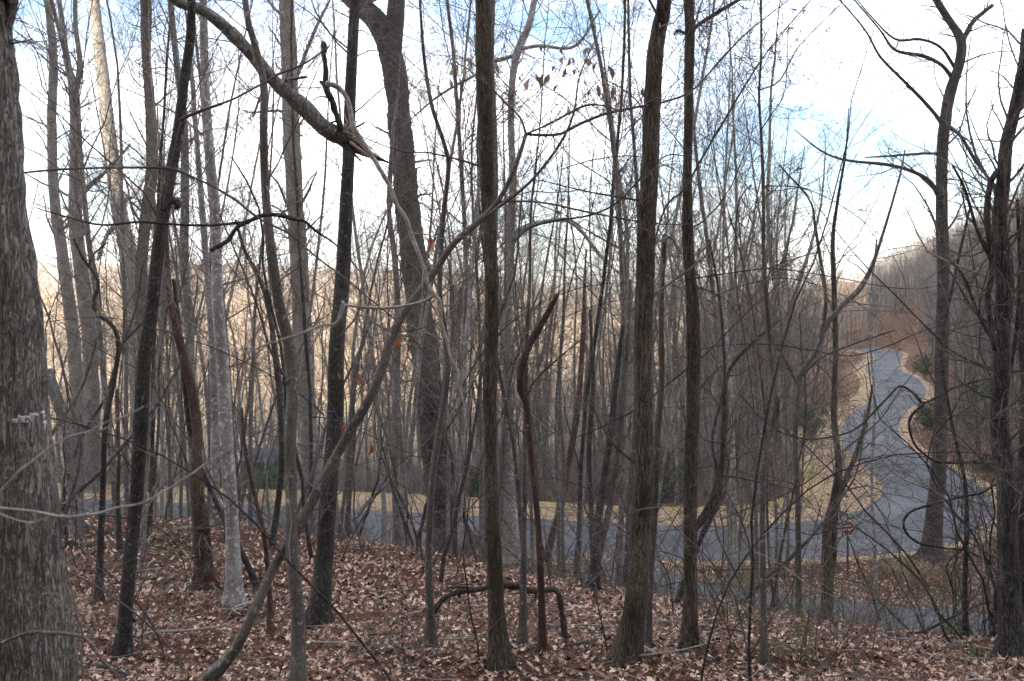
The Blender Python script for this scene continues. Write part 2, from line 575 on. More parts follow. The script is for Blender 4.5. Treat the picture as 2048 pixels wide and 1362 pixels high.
# ------------------------------------------------------------------ terrain
UC = np.array([-.9, -.35, -.1, .05, .15, .25, .33, .42, .55, .8, 1.4])
YR = np.array([60, 75, 95, 130, 200, 280, 400, 700, 1000, 1500, 3000, 6000.])
ZT = np.array([
    [-13, -15, -19, -28, -38, -45, -47, -24, 10, 5, 95, 95],
    [-13, -15, -19, -28, -38, -45, -47, -24, 12, 5, 108, 110],
    [-13, -15, -19, -27, -36, -43, -46, -22, 6, 0, 92, 95],
    [-13, -14.5, -17.5, -24, -31, -38, -42, -34, -14, -14, 40, 45],
    [-13, -13.6, -15.5, -19, -24, -30, -34, -32, -24, -20, 0, 0],
    [-13, -13.2, -14, -15.5, -17, -16, -14, -6, 0, 5, 30, 30],
    [-12.5, -12.5, -12.5, -12.5, -11, -8, -2, 8, 10, 20, 30, 30],
    [-11.5, -11, -10.5, -9, -3, 5, 12, 20, 25, 30, 30, 30],
    [-10, -8, -5, 0, 9, 18, 24, 30, 30, 30, 30, 30],
    [-8, -4, 0, 6, 18, 28, 34, 40, 40, 40, 40, 40],
    [-5, 2, 8, 14, 26, 36, 44, 50, 50, 50, 50, 50]], float)


def bil(u, y):
    iu = np.clip(np.searchsorted(UC, u) - 1, 0, len(UC) - 2)
    iy = np.clip(np.searchsorted(YR, y) - 1, 0, len(YR) - 2)
    fu = np.clip((u - UC[iu]) / (UC[iu + 1] - UC[iu]), 0, 1)
    fy = np.clip((y - YR[iy]) / (YR[iy + 1] - YR[iy]), 0, 1)
    fu = fu * fu * (3 - 2 * fu) * .5 + fu * .5
    fy = fy * fy * (3 - 2 * fy) * .4 + fy * .6
    return (ZT[iu, iy] * (1 - fu) + ZT[iu + 1, iy] * fu) * (1 - fy) + (ZT[iu, iy + 1] * (1 - fu) + ZT[iu + 1, iy + 1] * fu) * fy


XC = np.array([-30, -15, -11, -5, 0, 4, 6, 8, 14, 40.])
YCR = np.array([30, 30, 30, 27, 24, 20, 18, 17.5, 17, 17.])
RCR = np.array([.215, .215, .2185, .238, .266, .305, .336, .349, .35, .35])


def height(x, y, rd=None):
    x = np.asarray(x, float); y = np.asarray(y, float)
    yc = np.interp(x, XC, YCR)
    zc = -np.interp(x, XC, RCR) * yc
    zc = zc
    near = np.where(y < 10, -1.6 - .223 * y, -3.83 + (zc + 3.83) * np.clip((y - 10) / (yc - 10), 0, 1))
    # behind the camera: unseen ridge, its height shaped to shade the near slope
    yb = -y
    hi = np.interp(x, [-420, -260, -150, 300], [112, 114, 140, 140])
    back = np.interp(yb, [0, 20, 60, 150, 220, 400], [0, .01, .18, 1, 1, .45]) * hi + np.interp(yb, [0, 20, 60], [-1.6, 2.0, 0])
    near = np.where(y < 0, back, near)
    yfoot = np.interp(x, [-60, -10, 0, 6, 10, 17, 40], [49, 46, 42, 36, 33.2, 33.2, 32])
    s = np.clip((y - yc) / (yfoot - yc), 0, 1)
    s = s ** .9 * (1 - s) + s * s * (3 - 2 * s) * s
    slope = zc + (ZR - .05 - zc) * s
    z = np.where(y > yc, slope, near)
    u = x / np.maximum(y, 1)
    zf = bil(u, y)
    far = sstep(56, 63, y - np.interp(x, [-60, -10, 20], [0, 0, 0]))
    z = z * (1 - far) + zf * far
    if rd is None:
        rd = road_dist(x, y)
    bump = (fbm(x * .35, y * .35, 3) - .5) * .55 + (fbm(x * 1.7, y * 1.7, 9) - .5) * .12
    bump = bump + (fbm(x * .012, y * .012, 5) - .5) * 26 * sstep(150, 700, np.abs(y)) + (fbm(x * .05, y * .05, 6) - .5) * 5 * sstep(70, 200, np.abs(y))
    flat = 1 - sstep(1.0, 14, rd) * 1.0
    flat = np.where(y < 36, 1 - sstep(.3, 3.5, rd), flat)
    z = z + bump * (1 - flat) * np.where(y < 60, sstep(2, 7, np.abs(y)) * .9 + .1, 1)
    return z * (1 - flat) + (ZR - .05) * flat


def build_ground():
    ys = np.concatenate([np.linspace(-700, -60, 24), np.linspace(-50, 4, 24), np.arange(5, 36, .28), np.arange(36, 72, .55),
                         np.geomspace(72.5, 320, 150), np.geomspace(330, 6500, 90)])
    nx = 280
    t = np.linspace(-1, 1, nx)
    X, Y = [], []
    for y in ys:
        half = 22 + max(y, 0) * .78 if y > 0 else 22 + abs(y) * 1.6
        X.append(t * half); Y.append(np.full(nx, y))
    X, Y = np.array(X), np.array(Y)
    # outer skirts keep the sheet wide
    Z = height(X, Y)
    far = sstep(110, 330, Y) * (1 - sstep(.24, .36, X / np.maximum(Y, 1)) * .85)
    v = np.stack([X, Y, Z], -1).reshape(-1, 3)
    ny = len(ys)
    i = np.arange(ny - 1)[:, None] * nx; j = np.arange(nx - 1)[None]
    q = np.stack([i + j, i + j + 1, i + j + nx + 1, i + j + nx], -1).reshape(-1, 4)
    me = make_mesh("ground", v, q, tint=far.ravel())
    return obj("ground", me, ground_mat(), kind="structure", label="leaf covered forest floor and hills")


build_ground()


def strip(name, A, B, z, m, tints=(0, 1), nacross=6, kind="structure", dz=0.0, label=None):
    n = 240
    A, B = resample(A, n), resample(B, n)
    f = np.linspace(0, 1, nacross)[None, :, None]
    P = A[:, None] * (1 - f) + B[:, None] * f
    Z = np.full(P.shape[:2], z) + np.linspace(0, dz, nacross)[None]
    v = np.concatenate([P, Z[..., None]], -1).reshape(-1, 3)
    i = np.arange(n - 1)[:, None] * nacross; j = np.arange(nacross - 1)[None]
    q = np.stack([i + j, i + j + 1, i + j + nacross + 1, i + j + nacross], -1).reshape(-1, 4)
    tint = np.repeat(np.linspace(*tints, nacross)[None], n, 0).ravel()
    me = make_mesh(name, v, q, tint=tint)
    return obj(name, me, m, kind=kind, label=label)


def fill(name, poly, z, m, label):
    from mathutils.geometry import tessellate_polygon
    vv = [Vector((p[0], p[1], z)) for p in poly]
    tr = tessellate_polygon([vv])
    me = make_mesh(name, [tuple(v) for v in vv], tris=np.array(tr), smooth=False)
    if me.polygons[0].normal.z < 0:
        me.flip_normals()
    return obj(name, me, m, kind="structure", label=label)


ASP = asphalt_mat(); VER = verge_mat()
fill("road", MAINP, ZR + .012, ASP, "dark asphalt road that bends away uphill")
fill("side_road", SIDEP, ZR + .004, ASP, "asphalt side road below the leafy slope")


def offset(P, d):
    T = np.gradient(P, axis=0); T /= np.linalg.norm(T, axis=1, keepdims=True) + 1e-9
    nrm = np.stack([-T[:, 1], T[:, 0]], 1)
    return P + nrm * (d[:, None] if np.ndim(d) else d)


def clean_offset(P, d, n=220):
    P = resample(P, n)
    O = offset(P, d)
    # smooth to avoid loops at tight bends
    for _ in range(12):
        O[1:-1] = (O[:-2] + O[1:-1] * 2 + O[2:]) / 4
    return O


nfe = 220
fes = resample(FE, nfe)
wd = np.interp(np.linspace(0, 1, nfe), [0, .36, .45, .5, .6, .75, 1], [4.4, 4.4, 2.4, 2.2, 2.0, 1.8, 1.2]) * (.85 + .4 * vnoise(np.linspace(0, 60, nfe), np.zeros(nfe), 4))
strip("road_verge", fes, clean_offset(FE, wd), ZR - .006, VER, (0, .75), 8, dz=-.01, label="tan leaf covered verge with mossy outer edge")
nes = resample(NE, nfe)
strip("road_verge", nes, clean_offset(NE, -.7 - .7 * vnoise(np.linspace(0, 90, 220), np.zeros(220), 8)), ZR - .008, VER, (.1, .35), 5, dz=-.01, label="narrow leafy verge on the near side of the road")


# ------------------------------------------------------------------ leaf litter
def leaf_field(name, n, sampler, size, lobed, seed, mat=None, label=None, lift=.015, tb=(0, 1)):
    rng = np.random.default_rng(seed)
    x, y = sampler(rng, n)
    n = len(x)
    rd = road_dist(x, y)
    keep = rd > .05
    x, y, rd = x[keep], y[keep], rd[keep]; n = len(x)
    z = height(x, y, rd) + rng.uniform(.0, lift, n) + .006
    if lobed:
        ang = np.radians([0, 30, 62, 92, 128, 180, 232, 268, 298, 330])
        rr = np.array([1.0, .46, .86, .42, .6, .42, .6, .42, .86, .46])
    else:
        ang = np.radians([0, 55, 125, 180, 235, 305]); rr = np.array([1, .62, .6, .8, .6, .62])
    k = len(ang)
    base = np.stack([np.cos(ang) * rr, np.sin(ang) * rr], 1)
    s = rng.uniform(size[0], size[1], n)
    a = rng.uniform(0, 2 * np.pi, n)
    curl = rng.uniform(-.15, .75, n)
    fold = rng.uniform(-.2, .8, n)
    lx = base[None, :, 0] * s[:, None] * rng.uniform(.9, 1.2, (n, 1))
    ly = base[None, :, 1] * s[:, None] * rng.uniform(.6, 1.0, (n, 1))
    lz = (curl[:, None] * lx ** 2 + fold[:, None] * ly ** 2) / s[:, None] + rng.normal(size=(n, k)) * s[:, None] * .09
    V = np.stack([lx, ly, lz], -1)
    if lobed:
        V = np.concatenate([np.zeros((n, 1, 3)), V], 1)
    nv_ = V.shape[1]
    tx, ty = rng.normal(size=n) * .38, rng.normal(size=n) * .38
    ca, sa = np.cos(a)[:, None], np.sin(a)[:, None]
    X = V[..., 0] * ca - V[..., 1] * sa; Y_ = V[..., 0] * sa + V[..., 1] * ca
    Z = V[..., 2] + X * tx[:, None] + Y_ * ty[:, None]
    Z -= Z.min(1, keepdims=True) * .8
    P = np.stack([X + x[:, None], Y_ + y[:, None], Z + z[:, None]], -1)
    i = np.arange(n)[:, None] * nv_; j = np.arange(k)[None]
    if lobed:
        t = np.stack([np.broadcast_to(i, (n, k)), i + 1 + j, i + 1 + (j + 1) % k], -1).reshape(-1, 3)
    else:
        t = (i[:, None] + np.array([[0, 1, 5], [1, 2, 4], [1, 4, 5], [2, 3, 4]])[None]).reshape(-1, 3)
    tv = np.clip(rng.beta(1.6, 1.7, n) * (tb[1] - tb[0]) + tb[0], 0, 1)
    tint = np.repeat(tv, nv_)
    me = make_mesh(name, P.reshape(-1, 3), tris=t, tint=tint, smooth=False)
    return obj(name, me, mat or M["litter"], kind="stuff", label=label)


def samp(y0, y1, power=1.0, um=.60, pad=1.0, umin=None):
    def f(rng, n):
        y = y0 + (y1 - y0) * rng.uniform(0, 1, n) ** power
        u = rng.uniform(-um if umin is None else umin, um, n)
        return u * y + rng.uniform(-pad, pad, n), y
    return f


leaf_field("leaf_litter", 40000, samp(7.5, 16, 1.1), (.022, .056), True, 1, label="thick carpet of curled brown and tan fallen leaves", lift=.05)
leaf_field("leaf_litter", 50000, samp(15.5, 33, 1.2), (.035, .07), False, 2, label="fallen leaves covering the top of the slope", lift=.05)
leaf_field("leaf_litter", 20000, samp(30, 46, 1.0, umin=.02), (.05, .09), False, 3, label="fallen leaves on the bank above the side road", lift=.05, tb=(.2, 1))
leaf_field("leaf_litter", 17000, samp(44, 130, 1.0, um=.58, umin=.25), (.07, .12), False, 4, label="fallen leaves on the banks beside the bend", lift=.04, tb=(.1, .9))


def edge_samp(P, spread, out=0.0):
    Q = resample(P, 1500)
    T = np.gradient(Q, axis=0); T /= np.linalg.norm(T, axis=1, keepdims=True)
    Nn = np.stack([-T[:, 1], T[:, 0]], 1)

    def f(rng, n):
        i = rng.integers(0, 1500, n)
        clump = vnoise(i * .05, np.zeros(n), 12) ** 2
        d = (np.abs(rng.normal(size=n)) * spread * (.3 + 1.5 * clump))
        p = Q[i] + Nn[i] * (out - d * np.sign(out if out else 1))[:, None]
        return p[:, 0], p[:, 1]
    return f


def edge_leaves(name, n, P, lo, hi, seed, tb, size, label, mt="litter"):
    """leaves drifted along a road edge: lo..hi metres measured away from the asphalt (negative lies on it)"""
    rng = np.random.default_rng(seed)
    Q = resample(P, 1500); T = np.gradient(Q, axis=0); T /= np.linalg.norm(T, axis=1, keepdims=True)
    Nn = np.stack([-T[:, 1], T[:, 0]], 1)
    i = rng.integers(0, 1500, n)
    cl = vnoise(i * .06, np.zeros(n), 12)
    d = lo * cl ** 2 + (hi - lo * cl ** 2) * rng.uniform(0, 1, n) ** 1.2
    p = Q[i] + Nn[i] * d[:, None]
    k = 6
    ang = np.radians([0, 55, 125, 180, 235, 305]); rr = np.array([1, .62, .6, .8, .6, .62])
    s = rng.uniform(*size, n)
    a = rng.uniform(0, 6.28, n)
    lx = np.cos(ang)[None] * rr * s[:, None]; ly = np.sin(ang)[None] * rr * s[:, None] * .8
    lz = rng.uniform(-.1, .7, n)[:, None] * ly ** 2 / s[:, None] + rng.normal(size=(n, k)) * s[:, None] * .1
    V = np.stack([lx, ly, lz], -1)
    ca, sa = np.cos(a)[:, None], np.sin(a)[:, None]
    X = V[..., 0] * ca - V[..., 1] * sa; Y_ = V[..., 0] * sa + V[..., 1] * ca
    Z = V[..., 2] + X * (rng.normal(size=n) * .3)[:, None]
    Z = Z - Z.min(1, keepdims=True) * .9 + ZR + .018 + rng.uniform(0, .03, n)[:, None] * (d > 0)[:, None]
    Pp = np.stack([X + p[:, :1], Y_ + p[:, 1:], Z], -1)
    ii = np.arange(n)[:, None] * k
    t = (ii[:, None] + np.array([[0, 1, 5], [1, 2, 4], [1, 4, 5], [2, 3, 4]])[None]).reshape(-1, 3)
    me = make_mesh(name, Pp.reshape(-1, 3), tris=t, tint=np.repeat(rng.uniform(tb[0], tb[1], n), k), smooth=False)
    obj(name, me, M[mt], kind="stuff", label=label)


edge_leaves("verge_leaves", 22000, FE, -.35, 3.6, 41, (.2, 1), (.05, .10), "pale leaves drifted along the far verge of the road", "straw_leaf")
edge_leaves("verge_leaves", 9000, NE, .35, -1.9, 42, (.25, .95), (.05, .10), "leaves drifted along the near verge of the road")
edge_leaves("verge_leaves", 3500, SF, -.3, .9, 43, (.2, .9), (.05, .09), "leaves along the far edge of the side road")
edge_leaves("verge_leaves", 3500, SN, .3, -.9, 44, (.2, .9), (.05, .09), "leaves along the near edge of the side road")


# ------------------------------------------------------------------ traced trees
def ground_Y(px, py):
    ys = np.concatenate([np.linspace(6, 70, 900), np.linspace(70, 320, 700)])
    p = np.stack([(px - 1024) / F * ys, ys, -(py - HZ) / F * ys], 1)
    d = p[:, 2] - height(p[:, 0], p[:, 1])
    k = np.where(d < 0)[0]
    return float(ys[k[0]]) if len(k) else 60.0


def hgt(x, y):
    return float(height(np.array([x]), np.array([y]))[0])


def trunk_mesh(name, path, rad, k, furrow=0.0, fr=22, fz=6.0, seed=0, cap_top=False, flare=0.0, zbase=None):
    n = len(path)
    L = np.concatenate([[0], np.cumsum(np.linalg.norm(np.diff(path, axis=0), axis=1))])
    a = np.arange(k) / k
    A, S = np.meshgrid(a, L)
    fl = 1 + (vnoise(A * 5, S * 1.3, seed, 5) - .5) * .16 + (vnoise(A * 8, S * 5, seed + 2, 8) - .5) * .06
    if furrow:
        warp = vnoise(A * fr / 2, S * fz * .8, seed + 5, int(fr / 2)) * 1.6
        nz = vnoise(A * fr + warp, S * fz, seed + 1, fr)
        ridge = 1 - np.abs(2 * nz - 1)
        nz2 = vnoise(A * fr * 2, S * fz * 2.6, seed + 3, fr * 2)
        fl = fl - furrow * (ridge ** 1.6) - furrow * .35 * nz2
    if flare and zbase is not None:
        h = path[:, 2] - zbase
        w = np.exp(-np.clip(h, 0, None) / .22)
        lob = 1 + flare * w[:, None] * (1 + .5 * np.sin(A * 2 * np.pi * 5 + seed))
        fl = fl * lob
    P, R = path[None], rad[None]
    v, q = tube(P, R, k, flat=fl[None])
    if cap_top:
        v = np.vstack([v, path[-1] + (path[-1] - path[-2]) * .2, path[0]])
        top = len(v) - 2
        base = (n - 1) * k
        t = [(base + s, base + (s + 1) % k, top) for s in range(k)]
        t += [((s + 1) % k, s, top + 1) for s in range(k)]
        return make_mesh(name, v, q, tris=t)
    return make_mesh(name, v, q)


def px_path(pts, Y, dy=None, seed=0, lateral=0.0):
    """points traced on the photograph (column, row, width) set at distance Y in the world"""
    out = []
    for i, p in enumerate(pts):
        yy = Y if dy is None else Y + dy * i / max(1, len(pts) - 1)
        q = unproj(p[0], p[1], yy)
        out.append([*q, max(p[2], .8) / 2 / F * yy])
    return np.array(out)


TREES = []


def tree(label, pts, bark, Y=None, name="bare_tree", limbs=(), side=10, top=None, twig="twig", furrow=0, k=12, side_len=.17, seed=None, lean_dy=0.0,
         cat="tree", crown=True, group=None, broken=False, fr=22, fz=6, density=1.0, side_t=(.25, .97), wob=.05, flare=.6, tw2=(6, 3)):
    """pts run from the top of the photograph down to the foot"""
    seed = seed if seed is not None else len(TREES) + 11
    rng = np.random.default_rng(seed)
    foot = pts[-1]
    if Y is None:
        Y = ground_Y(foot[0], foot[1])
    cp = px_path(pts, Y)[::-1]                     # foot first
    zb = hgt(cp[0, 0], cp[0, 1])
    if cp[0, 2] > zb + .02:                        # foot is below the frame: run it to the ground
        d = cp[0, :3] - cp[1, :3]
        d = d / (abs(d[2]) + 1e-6) * (cp[0, 2] - zb) * .9
        cp = np.vstack([[*(cp[0, :3] + d), cp[0, 3] * 1.08], cp])
        zb = hgt(cp[0, 0], cp[0, 1]); cp[0, 2] = zb
    cp[1:, 1] += np.linspace(0, lean_dy, len(cp) - 1)
    fd = cp[0].copy(); fd[2] = min(zb, fd[2]) - .35
    cp = np.vstack([fd, cp])
    wj = rng.normal(size=len(cp)) * wob; wj[:3] = 0
    cp[:, 1] += wj
    if top and not broken:
        H = top
        d = cp[-1, :3] - cp[-2, :3]; d = d / np.linalg.norm(d)
        z0, r0 = cp[-1, 2], cp[-1, 3]
        ext = zb + H - z0
        if ext > 1:
            add = []
            p = cp[-1, :3].copy()
            for s in range(1, 5):
                d = d + np.array([rng.normal() * .08, rng.normal() * .08, .12]); d /= np.linalg.norm(d)
                p = p + d * ext / 4
                add.append([*p, r0 * (1 - s * .2)])
            cp = np.vstack([cp, add])
    root_loc = np.array([cp[0, 0], cp[0, 1], zb])
    tot = np.linalg.norm(np.diff(cp[:, :3], axis=0), axis=1).sum()
    step = .05 if furrow else .14
    pathr = catmull(cp, int(np.clip(tot / step, 24, 420)))
    path, rad = pathr[:, :3] - root_loc, np.maximum(pathr[:, 3], .002)
    root = thing(name, label, cat, tuple(root_loc), group)
    me = trunk_mesh("trunk", path, rad, k, furrow, fr, fz, seed, cap_top=True, flare=flare, zbase=0)
    obj("trunk", me, M[bark], root)
    limb_b = []
    for lb in limbs:
        lp = px_path(lb[0], Y + (lb[2] if len(lb) > 2 else 0), dy=(lb[1] if len(lb) > 1 else 0))
        lpp = catmull(lp, max(10, int(len(lp) * 5)))
        P3 = lpp[:, :3] - root_loc
        # seat the limb's first point in the trunk
        jn = np.argmin(((path - P3[0]) ** 2).sum(1))
        dd = np.linalg.norm(path[jn] - P3[0])
        if dd < 1.2:
            w = np.linspace(1, 0, len(P3))[:, None] ** 4
            P3 = P3 + (path[jn] - P3[0]) * w
        R3 = np.maximum(lpp[:, 3], .002)
        me = trunk_mesh("limb", P3, R3, 8, seed=seed + len(limb_b), cap_top=True)
        obj("limb", me, M[bark], root)
        i8 = np.linspace(0, len(P3) - 1, 10).astype(int)
        limb_b.append((P3[i8], R3[i8]))
    if crown:
        i8 = np.linspace(0, len(path) - 1, 24).astype(int)
        P0, R0 = path[None, i8], rad[None, i8]
        bat = []
        P1, R1 = sprout(P0, R0, int(side * density * 1.5), side_t, side_len, (35, 85), .025, .2, 8, rng, .15, .003, 3.4)
        if top and not broken:
            P1b, R1b = sprout(P0, R0, int(side * 1.1), (.5, .99), side_len * 1.7, (25, 65), .05, .16, 8, rng, .24, .005, 4.5)
            P1, R1 = np.concatenate([P1, P1b]), np.concatenate([R1, R1b])
        bat.append((P1, R1, 5))
        src = [(P1, R1)]
        if limb_b:
            PL = np.array([p for p, r in limb_b]); RL = np.array([r for p, r in limb_b])
            P1c, R1c = sprout(PL, RL, 14, (.15, 1), .5, (30, 80), .01, .24, 8, rng, .32, .0028, 2.4)
            bat.append((P1c, R1c, 4)); src.append((P1c, R1c))
        P1a = np.concatenate([s[0] for s in src]); R1a = np.concatenate([s[1] for s in src])
        P2, R2 = sprout(P1a, R1a, tw2[0], (.2, 1), .45, (25, 75), .02, .27, 5, rng, .55, .0026)
        P3_, R3_ = sprout(P2, R2, tw2[1], (.15, 1), .55, (25, 70), .01, .3, 3, rng, .6, .0018)
        for lv, (PP, RR) in enumerate(((P2, R2), (P3_, R3_))):
            w = PP[:, 0] + root_loc
            inv = (w[:, 2] / w[:, 1] < .33) & (np.abs(w[:, 0] / w[:, 1]) < .56) | (rng.uniform(size=len(w)) < (.5, .2)[lv])
            bat.append((PP[inv], RR[inv], 3))
        me = tubes_mesh("crown", bat)
        obj("crown", me, M[twig], root, kind="stuff")
    TREES.append((root, path + root_loc, rad))
    return root, path + root_loc, rad


# --- left group
t1, p1, r1 = tree("massive pale grey furrowed trunk with white patches filling the left edge",
     [(-60, -20, 120), (-45, 0, 122), (-30, 200, 130), (-18, 400, 140), (2, 620, 152), (20, 900, 166), (32, 1120, 188), (45, 1362, 215)],
     "oak", Y=5.2, top=17, k=112, furrow=.085, fr=30, fz=5.5, side=10, seed=3, wob=0.02, twig="twig_grey", side_t=(.6, .98), name="oak_tree",
     limbs=[([(2, 110, 40), (16, 60, 24), (28, 10, 15), (34, -30, 13)], 0)])
# lichen / paint patches on the big trunk (thin raised flakes that hug the bark)
def bark_patch(root, path, rad, px, py, w, h, seed, dark=False):
    rng = np.random.default_rng(seed)
    loc = np.array(root.location)
    z = -(py - HZ) / F * 5.2
    i = np.argmin(abs(path[:, 2] - z))
    cx, cy, r = path[i, 0], path[i, 1], rad[i]
    x = (px - 1024) / F * 5.05
    s = np.clip((x - cx) / r, -.98, .98)
    th = math.asin(s)
    nu, nv = 9, 9
    vv, q = [], []
    for a in range(nv):
        for b in range(nu):
            fa, fb = a / (nv - 1) - .5, b / (nu - 1) - .5
            wob_ = .75 + .5 * vnoise(fa * 4 + seed, fb * 4, seed)
            t2 = th + fb * w / F * 5.2 / r * wob_ * (1 if abs(fa) < .4 else .6)
            rr = r * .976 + .012 * vnoise(fa * 9 + seed, fb * 9, 3) - .03 * (abs(fa) > .49 or abs(fb) > .49)
            zz = z + fa * h / F * 5.2 * wob_
            vv.append((cx + math.sin(t2) * rr - loc[0], cy - math.cos(t2) * rr - loc[1], zz - loc[2]))
    for a in range(nv - 1):
        for b in range(nu - 1):
            q.append((a * nu + b, a * nu + b + 1, (a + 1) * nu + b + 1, (a + 1) * nu + b))
    me = make_mesh("lichen_patch", vv, q)
    obj("lichen_patch", me, M["lichen"], root, label="chalky white patch on the bark")


M["lichen"] = plain("lichen_white", (.40, .41, .40), .95, .2, 60, bump=.5)
for a in [(50, 832, 30, 18, 1), (70, 846, 16, 16, 4), (91, 828, 12, 20, 2), (60, 826, 22, 10, 5), (35, 834, 14, 12, 6), (88, 850, 8, 14, 7)]:
    bark_patch(t1, p1, r1, *a)

tree("slim grey trunk just right of the massive left trunk, wrapped in fine vines", [(95, 0, 13), (108, 120, 17), (104, 250, 18), (110, 400, 20), (125, 520, 23), (148, 690, 25), (155, 880, 26), (150, 1012, 30)], "grey", top=18, side=22, twig="twig_grey")
tree("grey tree forking high up, second from the massive left trunk", [(118, -5, 9), (134, 120, 13), (146, 185, 20), (152, 300, 23), (150, 440, 26), (165, 560, 28), (180, 700, 30), (186, 985, 34)], "grey", top=18,
     limbs=[([(148, 200, 16), (160, 130, 12), (152, 60, 10), (150, -20, 9)], .3), ([(165, 400, 12), (185, 370, 10), (215, 340, 7), (260, 290, 4)], .5)], side=20, twig="twig_grey")
tree("straight pale speckled trunk leaning left, third from the massive trunk", [(186, -10, 21), (205, 150, 25), (216, 250, 26), (234, 400, 30), (255, 500, 33), (266, 600, 33), (276, 750, 35), (290, 978, 46)], "grey", top=20, k=18,
     limbs=[([(238, 400, 8), (270, 390, 7), (300, 330, 5)], .4), ([(246, 440, 12), (215, 470, 9), (195, 520, 6)], -.4)], side=14, twig="twig_grey")
tree("double stemmed brown trunk with a peeling red strand", [(288, -10, 18), (293, 120, 18), (300, 210, 20), (305, 330, 24), (293, 420, 24), (283, 520, 22), (281, 650, 24), (284, 800, 26), (298, 985, 40)], "brown", top=18, k=18, side=14,
     limbs=[([(300, 380, 12), (318, 470, 16), (322, 560, 13), (330, 640, 10)], .2), ([(290, 200, 9), (296, 110, 9), (300, 20, 8), (296, -20, 7)], -.3)])
tree("dark trunk leaning right across the left third of the view", [(388, 5, 15), (378, 80, 18), (366, 160, 19), (354, 260, 22), (337, 370, 24), (322, 480, 25), (306, 620, 26), (291, 720, 27), (281, 860, 28), (266, 1000, 27), (257, 1150, 27), (245, 1318, 27)], "dark", top=9, k=20, side=8, seed=21,
     limbs=[([(348, 400, 12), (356, 408, 16), (352, 420, 6)], 0)])
tree("slim grey tree standing behind the dark leaning trunk", [(343, -5, 11), (354, 130, 13), (368, 250, 15), (371, 400, 17), (370, 520, 18), (378, 650, 17), (385, 800, 18), (392, 1000, 20), (398, 1080, 22)], "grey", Y=24, top=17, side=14, twig="twig_grey")
tree("split hollow trunk with a dark open seam, rising from leaves left of centre", [(322, 330, 8), (328, 450, 9), (335, 560, 12), (350, 640, 15), (372, 740, 18), (390, 850, 20), (395, 960, 25), (402, 1080, 28), (408, 1185, 42)], "red", broken=True, k=16, side=8,
     limbs=[([(396, 960, 14), (410, 1040, 16), (416, 1120, 18), (425, 1180, 20)], 0, -.1)])
tree("white speckled birch like tree with banded bark", [(405, -5, 15), (408, 150, 17), (420, 300, 18), (430, 430, 20), (438, 600, 22), (446, 750, 24), (455, 900, 26), (464, 1050, 28), (468, 1212, 34)], "pale", top=14, k=18, side=10, twig="twig_grey")
tree("thin pale tree just left of the banded white tree", [(378, 100, 8), (392, 250, 10), (404, 400, 12), (415, 550, 13), (425, 680, 15), (428, 820, 16), (430, 960, 18), (432, 1030, 19)], "pale", Y=27, top=15, side=10, twig="twig_grey")
tree("crooked smooth dark grey sapling trunk with a knee at mid height", [(489, -10, 12), (500, 50, 13), (512, 100, 14), (527, 170, 15), (531, 260, 16), (527, 350, 16), (536, 420, 17), (545, 500, 19), (558, 610, 21), (574, 690, 24), (584, 780, 25), (580, 880, 24), (580, 980, 24), (588, 1100, 25), (597, 1250, 28), (596, 1365, 28)], "smooth", Y=9.6, top=9, k=20, side=8, seed=33,
     limbs=[([(580, 770, 8), (540, 700, 5), (510, 600, 4), (440, 430, 3)], -.5)])
tree("tall straight grey trunk with flaky bark left of the fallen limb", [(573, -5, 29), (578, 120, 32), (582, 250, 34), (590, 400, 34), (597, 520, 36), (606, 700, 37), (616, 850, 38), (628, 1026, 46)], "woods", top=21, k=22, side=12, twig="twig_grey",
     limbs=[([(590, 180, 10), (605, 130, 8), (630, 60, 7), (660, 0, 5)], .6)])
tree("black barked trunk with white lichen flakes along its right side", [(712, -5, 20), (706, 60, 22), (700, 180, 23), (697, 300, 24), (690, 430, 27), (684, 560, 29), (676, 700, 30), (670, 850, 32), (660, 980, 34), (650, 1100, 35), (636, 1252, 40)], "dark", top=10, k=22, side=8)
BIG, pb, rb_ = tree("broad deeply furrowed trunk that forks at the top, centre left", [(768, 45, 60), (780, 95, 50), (792, 160, 49), (800, 250, 50), (812, 380, 51), (825, 500, 53), (842, 650, 56), (860, 790, 60), (876, 920, 63), (892, 1040, 70), (902, 1094, 92)],
     "poplar", top=None, broken=True, k=72, furrow=.10, fr=26, fz=4.5, side=8, name="forked_tree", side_t=(.3, .9),
     limbs=[([(775, 90, 48), (760, 55, 48), (735, 25, 44), (700, -5, 36), (640, -60, 28), (560, -150, 16), (500, -260, 6)], 1.5), ([(782, 100, 46), (790, 50, 38), (794, 0, 34), (800, -100, 28), (790, -260, 18), (800, -420, 6)], -.8)])
tree("tall brown trunk with a bare wood scar at mid height, centre", [(966, -10, 34), (968, 120, 35), (970, 240, 34), (974, 350, 32), (978, 430, 29), (982, 560, 29), (982, 680, 28), (979, 800, 30), (981, 920, 28), (986, 1050, 30), (992, 1200, 34), (1002, 1366, 40)], "brown", Y=10.5, top=12, k=64, furrow=.07, fr=16, fz=5, side=8)
tree("narrow pale trunk hiding behind the central brown one", [(984, -10, 14), (982, 120, 13), (988, 260, 13), (990, 400, 12), (985, 560, 11), (975, 800, 12), (970, 1060, 14)], "grey", Y=28, top=18, side=12, twig="twig_grey")
